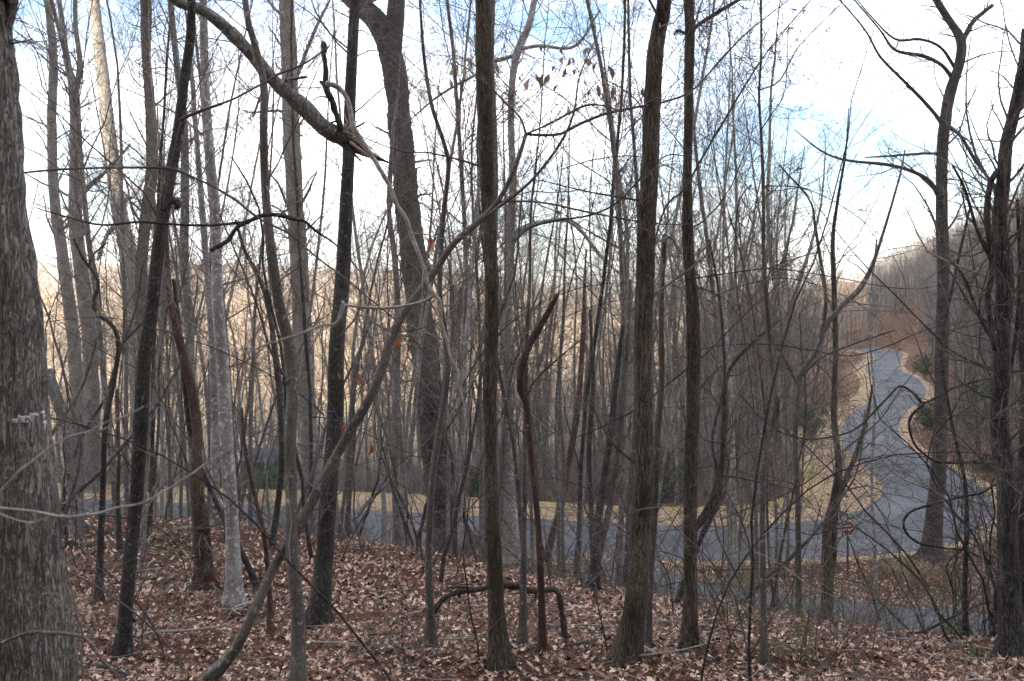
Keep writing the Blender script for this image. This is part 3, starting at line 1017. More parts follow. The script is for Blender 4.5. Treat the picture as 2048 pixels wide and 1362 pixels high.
tree("smooth pale grey tree with curving upper limbs right of centre trunk", [(1070, -5, 11), (1058, 50, 14), (1035, 105, 16), (1024, 170, 13), (1022, 260, 14), (1026, 360, 15), (1022, 460, 17), (1017, 560, 18), (1015, 700, 20), (1017, 850, 22), (1018, 980, 24), (1022, 1122, 36)], "pale", top=13, k=18, side=12, twig="twig_grey",
     limbs=[([(1030, 112, 9), (985, 125, 8), (950, 150, 6), (880, 190, 5), (820, 240, 3)], .4), ([(1040, 100, 8), (1080, 92, 7), (1150, 92, 6), (1200, 20, 4)], -.4), ([(1020, 490, 15), (1042, 462, 13), (1075, 447, 9), (1130, 440, 9), (1165, 465, 8), (1200, 510, 7), (1250, 560, 5), (1290, 620, 3)], -.8)])
tree("thick mossy brown trunk right of centre, tapering straight to the top", [(1326, -10, 28), (1318, 60, 31), (1309, 120, 34), (1303, 240, 36), (1297, 360, 36), (1292, 480, 37), (1289, 600, 38), (1287, 720, 39), (1288, 840, 39), (1289, 950, 40), (1283, 1060, 42), (1270, 1190, 45), (1258, 1290, 48), (1248, 1368, 52)], "brown", Y=10.2, top=12, k=72, furrow=.075, fr=20, fz=5, side=10, seed=50,
     limbs=[([(1318, 560, 4), (1340, 420, 4), (1375, 380, 5), (1400, 330, 4), (1450, 240, 4), (1530, 110, 3), (1630, -10, 2)], .8), ([(1300, 405, 5), (1240, 395, 4), (1160, 380, 3), (1080, 360, 2)], .4), ([(1290, 940, 5), (1220, 880, 4), (1180, 800, 3)], .5)])
tree("slimmer mossy brown trunk standing to the right of the thick mossy one", [(1372, -10, 19), (1377, 60, 20), (1377, 130, 20), (1376, 260, 18), (1374, 360, 19), (1377, 480, 24), (1383, 580, 26), (1387, 680, 29), (1386, 800, 28), (1383, 920, 29), (1380, 1050, 28), (1381, 1180, 28), (1380, 1312, 34)], "brown", top=11, k=48, furrow=.06, fr=14, fz=5, side=8,
     limbs=[([(1380, 75, 9), (1392, 55, 8), (1430, 28, 8), (1490, -8, 7)], .3), ([(1368, 70, 6), (1360, 62, 5), (1350, 62, 3)], 0), ([(1395, 1060, 15), (1412, 1040, 17), (1435, 990, 16), (1448, 920, 13), (1450, 840, 11), (1455, 750, 8), (1500, 690, 6), (1560, 640, 3)], .5)])
tree("very thin straight sapling in the bright gap right of centre", [(1524, -10, 4), (1522, 120, 4.5), (1519, 190, 5), (1524, 280, 6), (1527, 400, 7), (1530, 520, 8), (1537, 640, 9), (1548, 730, 10), (1553, 800, 11), (1550, 860, 12), (1532, 910, 12), (1525, 990, 12), (1526, 1150, 12), (1530, 1368, 14)], "smooth", Y=10.5, top=8, side=16, k=12, name="sapling",
     limbs=[([(1520, 178, 3), (1560, 160, 3), (1600, 90, 2), (1680, 10, 2)], .4), ([(1525, 255, 3), (1545, 225, 2.5), (1570, 180, 2), (1576, 60, 1.6)], -.3), ([(1527, 410, 3), (1580, 350, 2), (1610, 335, 2)], .3)])
tree("forked sapling with a dark elbowed limb right of the thin straight one", [(1560, 330, 3), (1618, 400, 4), (1632, 450, 6), (1644, 520, 7), (1650, 590, 8), (1648, 650, 9), (1634, 700, 10), (1605, 745, 11), (1594, 800, 11), (1592, 880, 11), (1594, 1000, 11), (1597, 1175, 12)], "smooth", Y=17, top=None, broken=True, side=16, k=12, name="sapling",
     limbs=[([(1645, 680, 9), (1662, 640, 10), (1690, 606, 11), (1722, 575, 11), (1745, 530, 8), (1770, 455, 6), (1800, 350, 4), (1810, 300, 3)], .3), ([(1593, 770, 7), (1570, 720, 6), (1545, 680, 5), (1530, 655, 3)], 0), ([(1597, 750, 5), (1640, 715, 4), (1700, 690, 4), (1790, 660, 3)], -.4)])
tree("slender branching tree forking against the sky on the right", [(1868, -10, 13), (1895, 35, 15), (1922, 80, 18), (1918, 130, 19), (1902, 180, 21), (1890, 250, 23), (1884, 330, 22), (1886, 450, 23), (1888, 560, 24), (1885, 700, 26), (1880, 820, 27), (1876, 940, 29), (1868, 1040, 34), (1862, 1118, 46)], "dark", top=13, k=20, side=14, seed=60, tw2=(6, 5),
     limbs=[([(1922, 90, 10), (1945, 45, 9), (1985, 10, 7)], .4), ([(1903, 160, 10), (1880, 130, 8), (1845, 112, 8), (1790, 100, 6), (1760, 60, 4), (1705, -5, 3)], -.6), ([(1908, 140, 8), (1880, 95, 6), (1840, 78, 6), (1790, 78, 5), (1740, 30, 3), (1708, -10, 2)], .6),
            ([(1888, 258, 10), (1870, 230, 8), (1835, 190, 8), (1790, 145, 6), (1758, 110, 5), (1730, 60, 4), (1680, 0, 3)], -.3), ([(1890, 250, 8), (1920, 270, 7), (1950, 320, 7), (1985, 370, 6), (2000, 420, 6)], .4), ([(1880, 405, 10), (1860, 365, 9), (1830, 345, 8), (1780, 330, 7), (1690, 320, 5), (1640, 300, 4), (1590, 260, 2)], -.8),
            ([(1878, 310, 6), (1840, 308, 5), (1780, 312, 4), (1730, 315, 2.5)], .5)])
tree("gnarled dark vine wrapped trunk at the right edge, lower part", [(2052, 60, 20), (2042, 130, 22), (2034, 220, 24), (2014, 290, 26), (2004, 360, 28), (2002, 450, 30), (2010, 540, 32), (2008, 640, 33), (1998, 740, 34), (2004, 860, 36), (2012, 980, 38), (2016, 1120, 40), (2026, 1325, 56)], "poplar", top=8, k=40, furrow=.05, fr=14, fz=6, side=26, seed=70, tw2=(6, 5),
     limbs=[([(2012, 330, 14), (1985, 360, 12), (1975, 430, 12), (1985, 540, 13), (1975, 600, 12), (1990, 700, 12)], -.2), ([(1995, 700, 10), (1960, 640, 7), (1930, 560, 6), (1900, 520, 4)], .2), ([(2000, 560, 9), (1960, 480, 7), (1930, 380, 6), (1905, 330, 4)], -.4), ([(2008, 800, 10), (2030, 700, 9), (2040, 560, 8), (2035, 400, 7)], .2)])
tree("second dark vine clad stem just beyond the right edge trunk", [(2075, 200, 16), (2060, 350, 16), (2050, 480, 18), (2045, 640, 18), (2052, 800, 18), (2044, 960, 18), (2040, 1110, 22), (2050, 1290, 28)], "poplar", top=9, k=16, side=22, seed=71, tw2=(6, 5))
tree("brown trunk that splits low into two stems behind the stop sign", [(1668, 560, 10), (1672, 700, 11), (1668, 830, 12), (1676, 930, 15), (1668, 1000, 17), (1656, 1060, 19), (1656, 1160, 22), (1654, 1248, 26)], "brown", Y=26, top=14, k=20, side=20,
     limbs=[([(1654, 1200, 12), (1667, 1120, 11), (1672, 1020, 11), (1695, 950, 11), (1715, 900, 10), (1735, 830, 7), (1745, 770, 4)], .5)])
# --- slim stems and broken snags in the middle
tree("reddish snag with a snapped top bent to the right", [(1114, 590, 9), (1098, 622, 12), (1075, 662, 14), (1056, 695, 14), (1044, 735, 15), (1040, 775, 15), (1052, 805, 14), (1057, 860, 12), (1066, 950, 12), (1076, 1050, 13), (1082, 1180, 14), (1086, 1366, 16)], "red", Y=11, broken=True, side=4, k=14, name="snag",
     limbs=[([(1048, 800, 7), (1062, 770, 5), (1090, 740, 4), (1160, 680, 2)], .2)])
tree("straight broken snag with torn reddish bark beside the bent one", [(1172, 500, 3), (1169, 570, 6), (1168, 640, 10), (1163, 720, 11), (1157, 800, 12), (1146, 880, 13), (1135, 940, 13), (1122, 1010, 13), (1105, 1070, 14), (1092, 1122, 16)], "red", broken=True, side=8, k=14, name="snag")
tree("thin upright dark stem left of the bent reddish snag", [(1090, 80, 2), (1080, 250, 3), (1062, 420, 5), (1060, 560, 7), (1055, 640, 9), (1052, 760, 9), (1050, 900, 11), (1048, 1050, 12), (1046, 1200, 13), (1042, 1366, 15)], "smooth", Y=11.5, top=8, side=12, k=12, name="sapling")
tree("wavy dark stem rising beside the broad furrowed trunk", [(838, -10, 5), (846, 90, 7), (852, 150, 7), (866, 220, 8), (886, 280, 8), (897, 330, 9), (888, 420, 10), (882, 500, 10), (880, 600, 12), (890, 680, 13), (893, 760, 13), (880, 850, 14), (870, 920, 14), (862, 1000, 15), (858, 1130, 15), (862, 1300, 18)], "smooth", top=8, side=12, k=14, name="sapling")
ARCH, pa, ra = tree("long leaning tree that arches from bottom left up to the right", [(1052, 268, 7), (1036, 320, 9), (1005, 390, 10), (968, 435, 12), (905, 490, 13), (868, 545, 14), (812, 620, 16), (780, 680, 18), (765, 740, 18), (738, 800, 18), (690, 880, 20), (650, 950, 20), (610, 1030, 20), (578, 1085, 21), (545, 1135, 20), (505, 1230, 20), (470, 1300, 20), (430, 1345, 22)], "smooth", Y=9.8, broken=True, k=20, side=10, name="leaning_tree", seed=80,
     limbs=[([(1052, 268, 6), (1080, 270, 6), (1120, 268, 6), (1160, 248, 6), (1210, 228, 6), (1270, 215, 5), (1330, 203, 5), (1385, 180, 4), (1450, 110, 4), (1500, 60, 3), (1590, -10, 2)], .6), ([(1190, 236, 4), (1191, 207, 5), (1215, 212, 3), (1245, 224, 2)], 0),
            ([(960, 445, 7), (1005, 410, 7), (1060, 365, 6), (1105, 310, 6), (1135, 260, 5), (1150, 215, 4), (1160, 150, 3), (1200, 60, 2)], -.4), ([(1000, 405, 5), (1080, 405, 4), (1180, 425, 4), (1290, 445, 3), (1370, 450, 2)], .5),
            ([(1052, 268, 5), (1040, 235, 4), (1010, 205, 4), (970, 160, 3)], -.2)])
tree("small dark tree with a zigzag trunk between the left trunks", [(150, 480, 4), (162, 515, 5), (180, 540, 6), (200, 568, 7), (190, 605, 8), (200, 630, 8), (228, 650, 8), (237, 690, 9), (225, 760, 10), (214, 850, 11), (205, 960, 11), (198, 1165, 14)], "dark", Y=15, broken=True, side=16, k=12, name="sapling", twig="twig",
     limbs=[([(172, 525, 4), (190, 505, 3.5), (208, 490, 3), (215, 484, 2)], 0), ([(232, 700, 6), (262, 670, 5), (300, 630, 4), (330, 600, 2)], .3)])
tree("mid height dark stem behind the kneed sapling", [(470, 440, 5), (490, 500, 7), (520, 560, 8), (538, 620, 9), (548, 700, 10), (560, 790, 11), (566, 900, 12), (556, 1000, 12), (545, 1080, 13)], "dark", Y=22, broken=True, side=12, k=12, name="sapling")
tree("dark slim trunk directly right of the black lichen trunk", [(786, 270, 8), (778, 420, 10), (790, 520, 12), (795, 640, 14), (793, 760, 15), (790, 900, 16), (794, 1040, 18)], "woods", Y=30, top=15, side=14, k=14)
for i_, (lb, pts, Yd) in enumerate([
    ("slim stem left of the black lichen trunk with a kink at its foot", [(742, 640, 6), (720, 700, 7), (706, 780, 8), (708, 870, 9), (700, 960, 10), (694, 1075, 12)], None),
    ("short leaning stem at the crest beside the broad trunk", [(935, 640, 5), (925, 760, 7), (930, 880, 8), (915, 980, 9), (905, 1080, 11)], 26),
    ("grey stem with moss between the two reddish snags", [(1180, 620, 5), (1186, 760, 8), (1178, 900, 10), (1182, 1010, 11), (1190, 1175, 14)], None),
    ("dark stem forking beside the road left of the thick mossy trunk", [(1245, 650, 8), (1232, 770, 11), (1216, 900, 13), (1200, 1010, 15), (1186, 1180, 22)], None),
    ("grey leaning stem touching the thick mossy trunk from the left", [(1262, 560, 7), (1254, 700, 9), (1244, 830, 11), (1230, 960, 12), (1205, 1080, 14), (1180, 1178, 18)], None),
    ("slim straight stem between the two mossy brown trunks", [(1330, 470, 9), (1322, 620, 11), (1324, 760, 12), (1312, 900, 13), (1308, 1050, 13), (1298, 1200, 14), (1294, 1366, 15)], 11),
    ("thin stem rising out of the bend beyond the bent fallen branch", [(1125, 640, 4), (1120, 800, 6), (1128, 930, 8), (1124, 1060, 9), (1128, 1160, 11)], None),
    ("thin leaning stem in front of the black lichen trunk", [(480, 820, 6), (492, 900, 7), (510, 1000, 8), (530, 1060, 9), (535, 1180, 10), (540, 1250, 11)], 13),
    ("slender pair of stems near the left crest", [(232, 780, 6), (240, 900, 7), (236, 1000, 8), (240, 1105, 11)], None),
    ("dark stem between the hollow trunk and the banded white tree", [(348, 560, 7), (362, 680, 8), (372, 800, 9), (386, 900, 10), (420, 980, 9), (452, 1040, 10), (470, 1075, 11)], 17),
    ("leaning grey stem growing out from behind the massive left trunk", [(92, 740, 22), (106, 780, 22), (125, 830, 20), (138, 880, 18), (142, 960, 18), (148, 1015, 20)], 24),
    ("dark thin stem left of the slim straight sapling at right", [(1425, 880, 6), (1452, 760, 6), (1440, 600, 5), (1420, 480, 4)][::-1] + [(1438, 980, 9), (1400, 1080, 10)], 17),
    ("narrow speckled stem right of the forked sapling", [(1752, 480, 4), (1742, 640, 5), (1748, 800, 6), (1744, 960, 6), (1750, 1120, 7)], 24),
    ("slim twisted stem beside the branching right hand tree", [(1940, 420, 5), (1915, 560, 6), (1890, 700, 6), (1905, 840, 7), (1925, 980, 8), (1930, 1180, 10)], 15),
]):
    tree(lb, pts, ["smooth", "smooth", "dark", "dark", "smooth", "smooth", "smooth", "red", "dark", "dark", "grey", "dark", "pale", "dark"][i_], Y=Yd, broken=True, side=12, k=12, name="sapling", seed=100 + i_)

# torn fresh wood on the central trunk
# ------------------------------------------------------------------ hanging and fallen limbs
def branch_thing(label, pts, Y, m, dy=0, name="fallen_branch", cat="branch", twigs=8, k=14, seed=0, sub=(), twig="twig", thick=1.0, on_ground=False, knob=1.0):
    rng = np.random.default_rng(500 + seed)
    if name == 'vine':
        pts = [(a_, b_, c_ * .62) for a_, b_, c_ in pts]
    cp = px_path(pts, Y, dy)
    if on_ground:
        for i, p in enumerate(pts):
            yg = ground_Y(p[0], p[1])
            q = unproj(p[0], p[1], yg)
            cp[i] = [*q, p[2] / 2 / F * yg]
        cp[:, 2] += cp[:, 3] * .7
    loc = cp[0, :3].copy()
    pr = catmull(cp, max(16, len(cp) * 7))
    root = thing(name, label, cat, tuple(loc))
    P, R = pr[:, :3] - loc, np.maximum(pr[:, 3], .0015) * thick
    ln = np.arange(len(P)) * .16
    kn = np.stack([vnoise(ln, ln * 0, 31 + seed), vnoise(ln, ln * 0, 57 + seed), vnoise(ln, ln * 0, 83 + seed)], 1) - .5
    P = P + kn * knob * (R[:, None] * 1.3 + .006) * np.minimum(1, np.arange(len(P)) / 3)[:, None]
    R = R * (.85 + .3 * vnoise(ln * 2.2, ln * 0, 11 + seed)) * .92
    obj("main_stem", trunk_mesh("main_stem", P, R, k, seed=seed, cap_top=True), M[m], root)
    srcs = [(P, R)]
    for sb in sub:
        c2 = px_path(sb, Y, dy * .5)
        p2 = catmull(c2, max(10, len(c2) * 6))
        Q = p2[:, :3] - loc
        j = np.argmin(((P - Q[0]) ** 2).sum(1))
        if np.linalg.norm(P[j] - Q[0]) < .8:
            Q = Q + (P[j] - Q[0]) * np.linspace(1, 0, len(Q))[:, None] ** 3
        obj("side_branch", trunk_mesh("side_branch", Q, np.maximum(p2[:, 3], .0015), 8, seed=seed + 1, cap_top=True), M[m], root)
        srcs.append((Q, p2[:, 3]))
    if twigs:
        PP = np.array([a[np.linspace(0, len(a) - 1, 10).astype(int)] for a, b in srcs])
        RR = np.array([b[np.linspace(0, len(b) - 1, 10).astype(int)] for a, b in srcs])
        P1, R1 = sprout(PP, RR, twigs, (.1, 1), .22, (30, 75), .01, .18, 7, rng, .45, .0018, .9)
        P2, R2 = sprout(P1, R1, 3, (.2, 1), .45, (30, 70), .01, .2, 5, rng, .6, .0014)
        obj("twigs", tubes_mesh("twigs", [(P1, R1, 4), (P2, R2, 3)]), M[twig], root, kind="stuff")
    return root, P + loc, R


FALL, pf, rf = branch_thing("heavy broken limb slanting down from the top left to a splintered end", [(300, -60, 18), (350, 0, 22), (400, 18, 24), (450, 55, 28), (505, 110, 31), (545, 158, 32), (590, 200, 32), (640, 245, 34), (680, 275, 36)], 11, "grey", dy=1.0, k=30, twigs=4, seed=1, name="broken_limb", knob=.25)
# splintered pale end
def splinter(root, pts, Y, m, seed, k=8, name="splinter"):
    loc = np.array(root.location)
    cp = px_path(pts, Y)
    pr = catmull(cp, 14)
    obj(name, trunk_mesh(name, pr[:, :3] - loc, np.maximum(pr[:, 3], .001), k, furrow=.12, fr=8, fz=4, seed=seed, cap_top=True), M[m], root)


SPL = [([(670, 268, 33), (698, 286, 29), (722, 300, 22), (745, 312, 12), (770, 322, 5), (790, 330, 1)], "poplar"),
       ([(680, 262, 14), (704, 276, 14), (730, 296, 11), (752, 311, 6), (768, 319, 1)], "dead"), ([(684, 274, 12), (706, 290, 12), (728, 306, 8), (740, 316, 1)], "dead"),
       ([(688, 262, 6), (712, 274, 5), (742, 296, 3), (764, 318, .8)], "dead"), ([(700, 284, 7), (725, 303, 6), (748, 318, 3), (760, 327, .8)], "dead"),
       ([(686, 256, 7), (694, 246, 5), (690, 232, 3), (686, 220, 1)], "dead"), ([(694, 258, 5), (706, 246, 3.5), (716, 240, 1)], "dead"), ([(690, 290, 7), (712, 312, 5), (726, 326, 1)], "poplar"),
       ([(704, 272, 5), (724, 282, 3), (740, 288, 1)], "dead")]
for a, (pts, m) in enumerate(SPL):
    splinter(FALL, pts, 11.95 - .02 * a, m, a)
branch_thing("dark snapped stub standing up from the splintered limb end", [(690, 285, 17), (684, 262, 15), (672, 232, 14), (660, 200, 13), (652, 172, 14), (648, 140, 11), (646, 110, 11), (650, 88, 12), (646, 82, 5)], 11.9, "dark", twigs=2, seed=2, name="broken_stub", sub=[[(655, 175, 12), (640, 162, 6)], [(690, 270, 9), (678, 250, 7), (670, 236, 3)]])
branch_thing("long pale grey dead branch bowing down across the centre", [(652, 165, 10), (672, 172, 12), (692, 190, 12), (700, 215, 12), (706, 250, 13), (722, 280, 12), (742, 312, 11), (765, 350, 10), (786, 390, 10), (805, 430, 9.5), (822, 470, 9), (838, 510, 8.5), (856, 560, 8), (872, 592, 9), (884, 640, 7), (896, 690, 6), (912, 740, 6), (926, 800, 5), (933, 860, 4)], 7.5, "weathered", twigs=5, seed=3, name="dead_branch", twig="twig_grey",
             sub=[[(870, 588, 7), (850, 600, 6), (815, 610, 5.5), (770, 616, 6), (720, 614, 5.5), (690, 610, 5)]])
branch_thing("bleached white bare branch pointing left with a hooked end", [(684, 602, 6), (688, 612, 8), (684, 632, 8), (670, 646, 7), (640, 653, 6), (600, 667, 5.5), (560, 682, 5), (520, 697, 4.5), (482, 713, 3)], 3.2, "weathered", twigs=0, seed=4, name="bleached_branch", thick=1.0)
branch_thing("thin grey twig sweeping across the lower left of the massive trunk", [(-30, 1016, 6), (40, 1022, 6), (110, 1030, 6), (180, 1029, 6), (240, 1018, 5), (300, 995, 5), (360, 962, 4.5), (410, 930, 4), (466, 896, 3)], 3.0, "weathered", twigs=0, seed=5, name="near_twig",
             sub=[[(-20, 1052, 4), (60, 1050, 4), (90, 1038, 3), (130, 1030, 3)]])
branch_thing("blurred pale twig rising over the massive trunk's white patches", [(-20, 1000, 6), (10, 975, 6), (50, 935, 5.5), (90, 905, 5), (140, 878, 4.5), (190, 855, 4), (240, 838, 4), (290, 815, 3)], 2.8, "weathered", twigs=0, seed=6, name="near_twig",
             sub=[[(175, 865, 3.5), (205, 860, 3), (240, 838, 2)]])
branch_thing("low grey twig arching out of the bottom left corner", [(-20, 1296, 6), (40, 1270, 7), (100, 1264, 7), (165, 1275, 7), (200, 1310, 6.5), (235, 1350, 6), (255, 1380, 5)], 3.4, "smooth", twigs=0, seed=7, name="near_twig", sub=[[(165, 1275, 5), (158, 1240, 4), (146, 1220, 3)]])
branch_thing("long thin dark branch crossing the left half beneath the sky", [(-20, 352, 5), (100, 340, 5), (200, 336, 5), (330, 336, 5), (400, 362, 5), (460, 395, 5), (520, 440, 5), (580, 470, 4.5), (640, 520, 4), (720, 580, 4), (800, 650, 3), (860, 720, 3)], 8, "smooth", twigs=9, seed=8, name="crossing_branch")
branch_thing("dark arched branch with a stubby end in front of the grey trunks", [(422, 502, 9), (450, 480, 9), (485, 452, 9), (520, 432, 9), (560, 430, 9), (600, 440, 8), (630, 462, 6), (670, 490, 4), (720, 540, 3)], 8.5, "dark", twigs=6, seed=9, name="crossing_branch",
             sub=[[(500, 458, 6), (430, 459, 5), (360, 454, 5), (280, 446, 5), (200, 450, 4), (120, 430, 3), (70, 415, 2)]])
branch_thing("slender branch rising through the upper left towards the sky", [(360, 240, 7), (400, 222, 6), (450, 205, 5), (500, 180, 5), (560, 150, 5), (620, 120, 4), (660, 90, 3)], 9, "smooth", twigs=8, seed=10, name="crossing_branch")
for i_, (lb, pts) in enumerate([
    ("dark fallen branch lying across the leaves by the hollow trunk", [(118, 1043, 8), (180, 1058, 9), (230, 1072, 9), (300, 1080, 8), (390, 1090, 7)]),
    ("dark log lying left of the hollow trunk", [(128, 1094, 15), (180, 1096, 14), (232, 1098, 10)]),
    ("straight grey stick on the leaves below the dark log", [(135, 1162, 7), (200, 1155, 7), (270, 1147, 7), (342, 1141, 7)]),
    ("curved grey branch on the leaves between the left trunks", [(250, 1098, 4), (310, 1078, 5), (350, 1062, 6), (392, 1054, 5)]),
    ("dark crooked stick left of the dark leaning trunk", [(128, 1098, 5), (165, 1120, 6), (185, 1150, 6), (200, 1180, 6), (228, 1200, 4)]),
    ("pale stick lying at the bottom left by the massive trunk", [(150, 1328, 9), (200, 1333, 9), (262, 1322, 7)]),
    ("grey branch on the leaves in front of the banded white tree", [(262, 1232, 5), (320, 1222, 6), (345, 1232, 7), (372, 1248, 6)]),
    ("long grey branch lying across the leaves at bottom centre", [(640, 1328, 9), (700, 1318, 11), (760, 1312, 11), (812, 1302, 9), (860, 1306, 7)]),
    ("dark branch resting on the leaves at bottom centre", [(862, 1338, 8), (920, 1344, 9), (970, 1352, 8), (1010, 1358, 6)]),
    ("thin dark branch on the bank right of the slim mossy trunk", [(1400, 1189, 5), (1460, 1192, 5), (1520, 1200, 4)]),
    ("dark branch lying by the right hand trunk base", [(1935, 1306, 7), (1990, 1322, 9), (2048, 1332, 8)]),
    ("thin pale stick lying under the broad furrowed trunk", [(700, 1196, 3), (760, 1192, 3), (830, 1178, 3)]),
]):
    branch_thing(lb, pts, 10, ["dark", "dark", "weathered", "weathered", "dark", "weathered", "weathered", "smooth", "dark", "dark", "dark", "weathered"][i_], twigs=4, seed=20 + i_, k=10, on_ground=True)
branch_thing("bleached dead pole leaning up from the crest", [(705, 1040, 8), (725, 1015, 8), (745, 993, 8), (768, 972, 7), (783, 958, 4)], 30, "weathered", twigs=3, seed=40, name="dead_pole")
branch_thing("bent branch arching over the leaves and dropping straight down at centre", [(868, 1226, 10), (885, 1198, 11), (915, 1182, 12), (960, 1178, 12), (1005, 1172, 13), (1050, 1178, 12), (1100, 1182, 11), (1118, 1190, 12), (1124, 1230, 12), (1128, 1290, 13), (1132, 1370, 14)], 11.8, "brown", twigs=3, seed=41, name="bent_branch", sub=[[(960, 1178, 6), (920, 1174, 5), (895, 1176, 3)]])

# vines and arching stems over the bend
for i_, (lb, pts, Y, m) in enumerate([
    ("dark arching vine crossing the upper road bend", [(1480, 790, 4), (1540, 850, 5), (1600, 876, 6), (1660, 876, 6), (1720, 850, 7), (1770, 800, 8), (1800, 772, 9), (1830, 788, 10), (1850, 805, 10), (1900, 780, 9), (1960, 760, 8), (2048, 740, 7)], 15, "dark"),
    ("thick looping vine curling beside the road bend", [(1850, 806, 9), (1826, 830, 10), (1818, 860, 10), (1832, 895, 9), (1870, 920, 9), (1920, 925, 11), (1980, 924, 9), (2040, 935, 8)], 14.5, "dark"),
    ("dark hooked vine sweeping right from the stop sign", [(2000, 965, 8), (1960, 985, 8), (1910, 998, 9), (1860, 1008, 9), (1822, 1020, 9), (1806, 1042, 9), (1818, 1072, 9), (1850, 1090, 9), (1890, 1095, 8), (1940, 1105, 7), (1990, 1130, 6)], 14, "dark"),
    ("long thin vine slanting down across the right hillside", [(1560, 330, 3), (1640, 420, 3), (1720, 520, 4), (1800, 600, 5), (1860, 660, 6), (1910, 705, 6), (1980, 735, 6), (2060, 745, 6)], 13, "dark"),
    ("thin vine crossing low below the stop sign", [(1440, 1040, 3), (1540, 1000, 4), (1620, 960, 4), (1690, 900, 4), (1760, 840, 4), (1800, 780, 3), (1850, 720, 2)], 16, "red"),
    ("slanting dark stem in front of the stop sign", [(1678, 1030, 2.5), (1700, 1082, 4), (1722, 1140, 6), (1745, 1190, 7), (1760, 1240, 8)], 22, "dark"),
    ("dead dark limb leaning on the leaves at right", [(1700, 1290, 10), (1760, 1275, 11), (1840, 1265, 10), (1900, 1235, 9), (1960, 1210, 7), (2000, 1200, 5)], 15, "dark"),
    ("thin arched twig left of the branching right tree", [(1500, 900, 3), (1470, 860, 4), (1480, 810, 4), (1510, 795, 4), (1545, 820, 4), (1560, 870, 3), (1555, 910, 2)], 17, "smooth"),
    ("curved vine reaching from the slim mossy trunk to the right", [(1390, 700, 4), (1450, 690, 4), (1540, 688, 5), (1620, 700, 4), (1700, 712, 4), (1780, 690, 4), (1850, 660, 3), (1950, 640, 2)], 14, "dark"),
    ("long arched branch springing over the centre right", [(1030, 482, 8), (1060, 455, 8), (1120, 438, 8), (1180, 430, 8), (1240, 400, 7), (1290, 350, 6), (1340, 310, 5), (1420, 330, 3)], 12, "dark"),
    ("dark branch passing between the mossy trunks", [(1140, 880, 4), (1210, 850, 5), (1270, 820, 6), (1320, 780, 6), (1370, 740, 6), (1420, 700, 5), (1500, 620, 4), (1570, 560, 3)], 13, "dark"),
    ("pale forked twig hanging in the right hand tangle", [(1880, 560, 3), (1905, 640, 4), (1925, 700, 4), (1950, 740, 4), (1985, 770, 3)], 12, "weathered"),
]):
    branch_thing(lb, pts, Y, m, twigs=10, seed=60 + i_, k=10, name="vine", cat="vine", dy=1.0)


# ------------------------------------------------------------------ dry leaves still hanging
def dry_leaf_mesh(seed, s):
    rng = np.random.default_rng(seed)
    n = 7
    v, q = [], []
    prof = [.04, .3, .5, .55, .42, .22, .02]
    cu = rng.uniform(.5, 1.4)
    for i in range(n):
        t = i / (n - 1)
        bend = math.sin(t * 2.4 * cu) * .25
        for j, e in enumerate((-1, -.5, 0, .5, 1)):
            w = prof[i] * e * .8 + rng.normal() * .03
            v.append(((w) * s, (bend + abs(e) * .32 * prof[i] * 2 + rng.normal() * .03) * s, -t * s * 1.3))
    for i in range(n - 1):
        for j in range(4):
            a = i * 5 + j
            q.append((a, a + 1, a + 6, a + 5))
    return make_mesh("leaf", v, q)


LEAFM = [[dry_leaf_mesh(k, 1.0) for k in range(4)] for _ in range(2)]
for me in LEAFM[0]:
    me.materials.append(M["dry_leaf"])
for k in range(4):
    LEAFM[1][k] = LEAFM[0][k].copy(); LEAFM[1][k].materials.clear(); LEAFM[1][k].materials.append(M["rust_leaf"])


def hang(root, spots, Y, kind, seed):
    rng = random.Random(seed)
    loc = np.array(root.location)
    for (px, py, h) in spots:
        y = Y + rng.uniform(-.25, .25)
        p = unproj(px, py - h / 2, y) - loc
        o = obj("leaf", LEAFM[kind][rng.randrange(4)], None, root)
        o.location = p
        s = h / F * y / 1.3
        s *= .8
        o.scale = (s * .62, s * .9, s)
        o.rotation_euler = (rng.uniform(-.5, .5), rng.uniform(-.5, .5), rng.uniform(0, 6.28))


hang(ARCH, [(1083, 98, 20), (1092, 100, 22), (1098, 97, 14), (1122, 105, 18), (1142, 125, 20), (1178, 110, 30), (1125, 130, 32), (1139, 127, 26), (1168, 133, 30), (1176, 128, 24), (1194, 138, 28), (1216, 150, 38), (1213, 165, 26), (1195, 185, 30), (1183, 190, 26), (1215, 200, 34), (1226, 190, 36), (1131, 148, 26), (1150, 147, 20), (1108, 140, 18), (1098, 165, 34), (1088, 160, 30), (1068, 170, 40), (1060, 175, 38), (1074, 160, 28), (1041, 158, 18), (1048, 152, 14), (1116, 180, 22), (1134, 222, 26), (1284, 190, 26), (1270, 245, 22), (1232, 213, 14)], 10.2, 0, 1)
hang(ARCH, [(678, 752, 18), (717, 762, 30), (712, 752, 18), (745, 866, 26), (742, 905, 34), (776, 930, 20), (798, 690, 28), (814, 700, 24), (800, 680, 20), (862, 490, 28), (868, 498, 26), (858, 480, 20), (822, 525, 20), (748, 716, 18), (690, 860, 20)], 9.6, 1, 2)
hang(TREES[-1][0] if False else BIG, [(905, 135, 26), (925, 155, 34), (918, 140, 26), (935, 130, 30), (908, 148, 24), (900, 170, 24), (992, 140, 30), (988, 130, 24), (878, 178, 18), (886, 412, 36), (880, 425, 26), (560, 345, 10), (556, 385, 14), (540, 344, 8)], 20, 0, 3)
hang(t1, [(196, 628, 20), (205, 620, 14)], 7, 0, 4)


# ------------------------------------------------------------------ prototype trees for the woods
PROTO = bpy.data.collections.new("woods_prototypes")


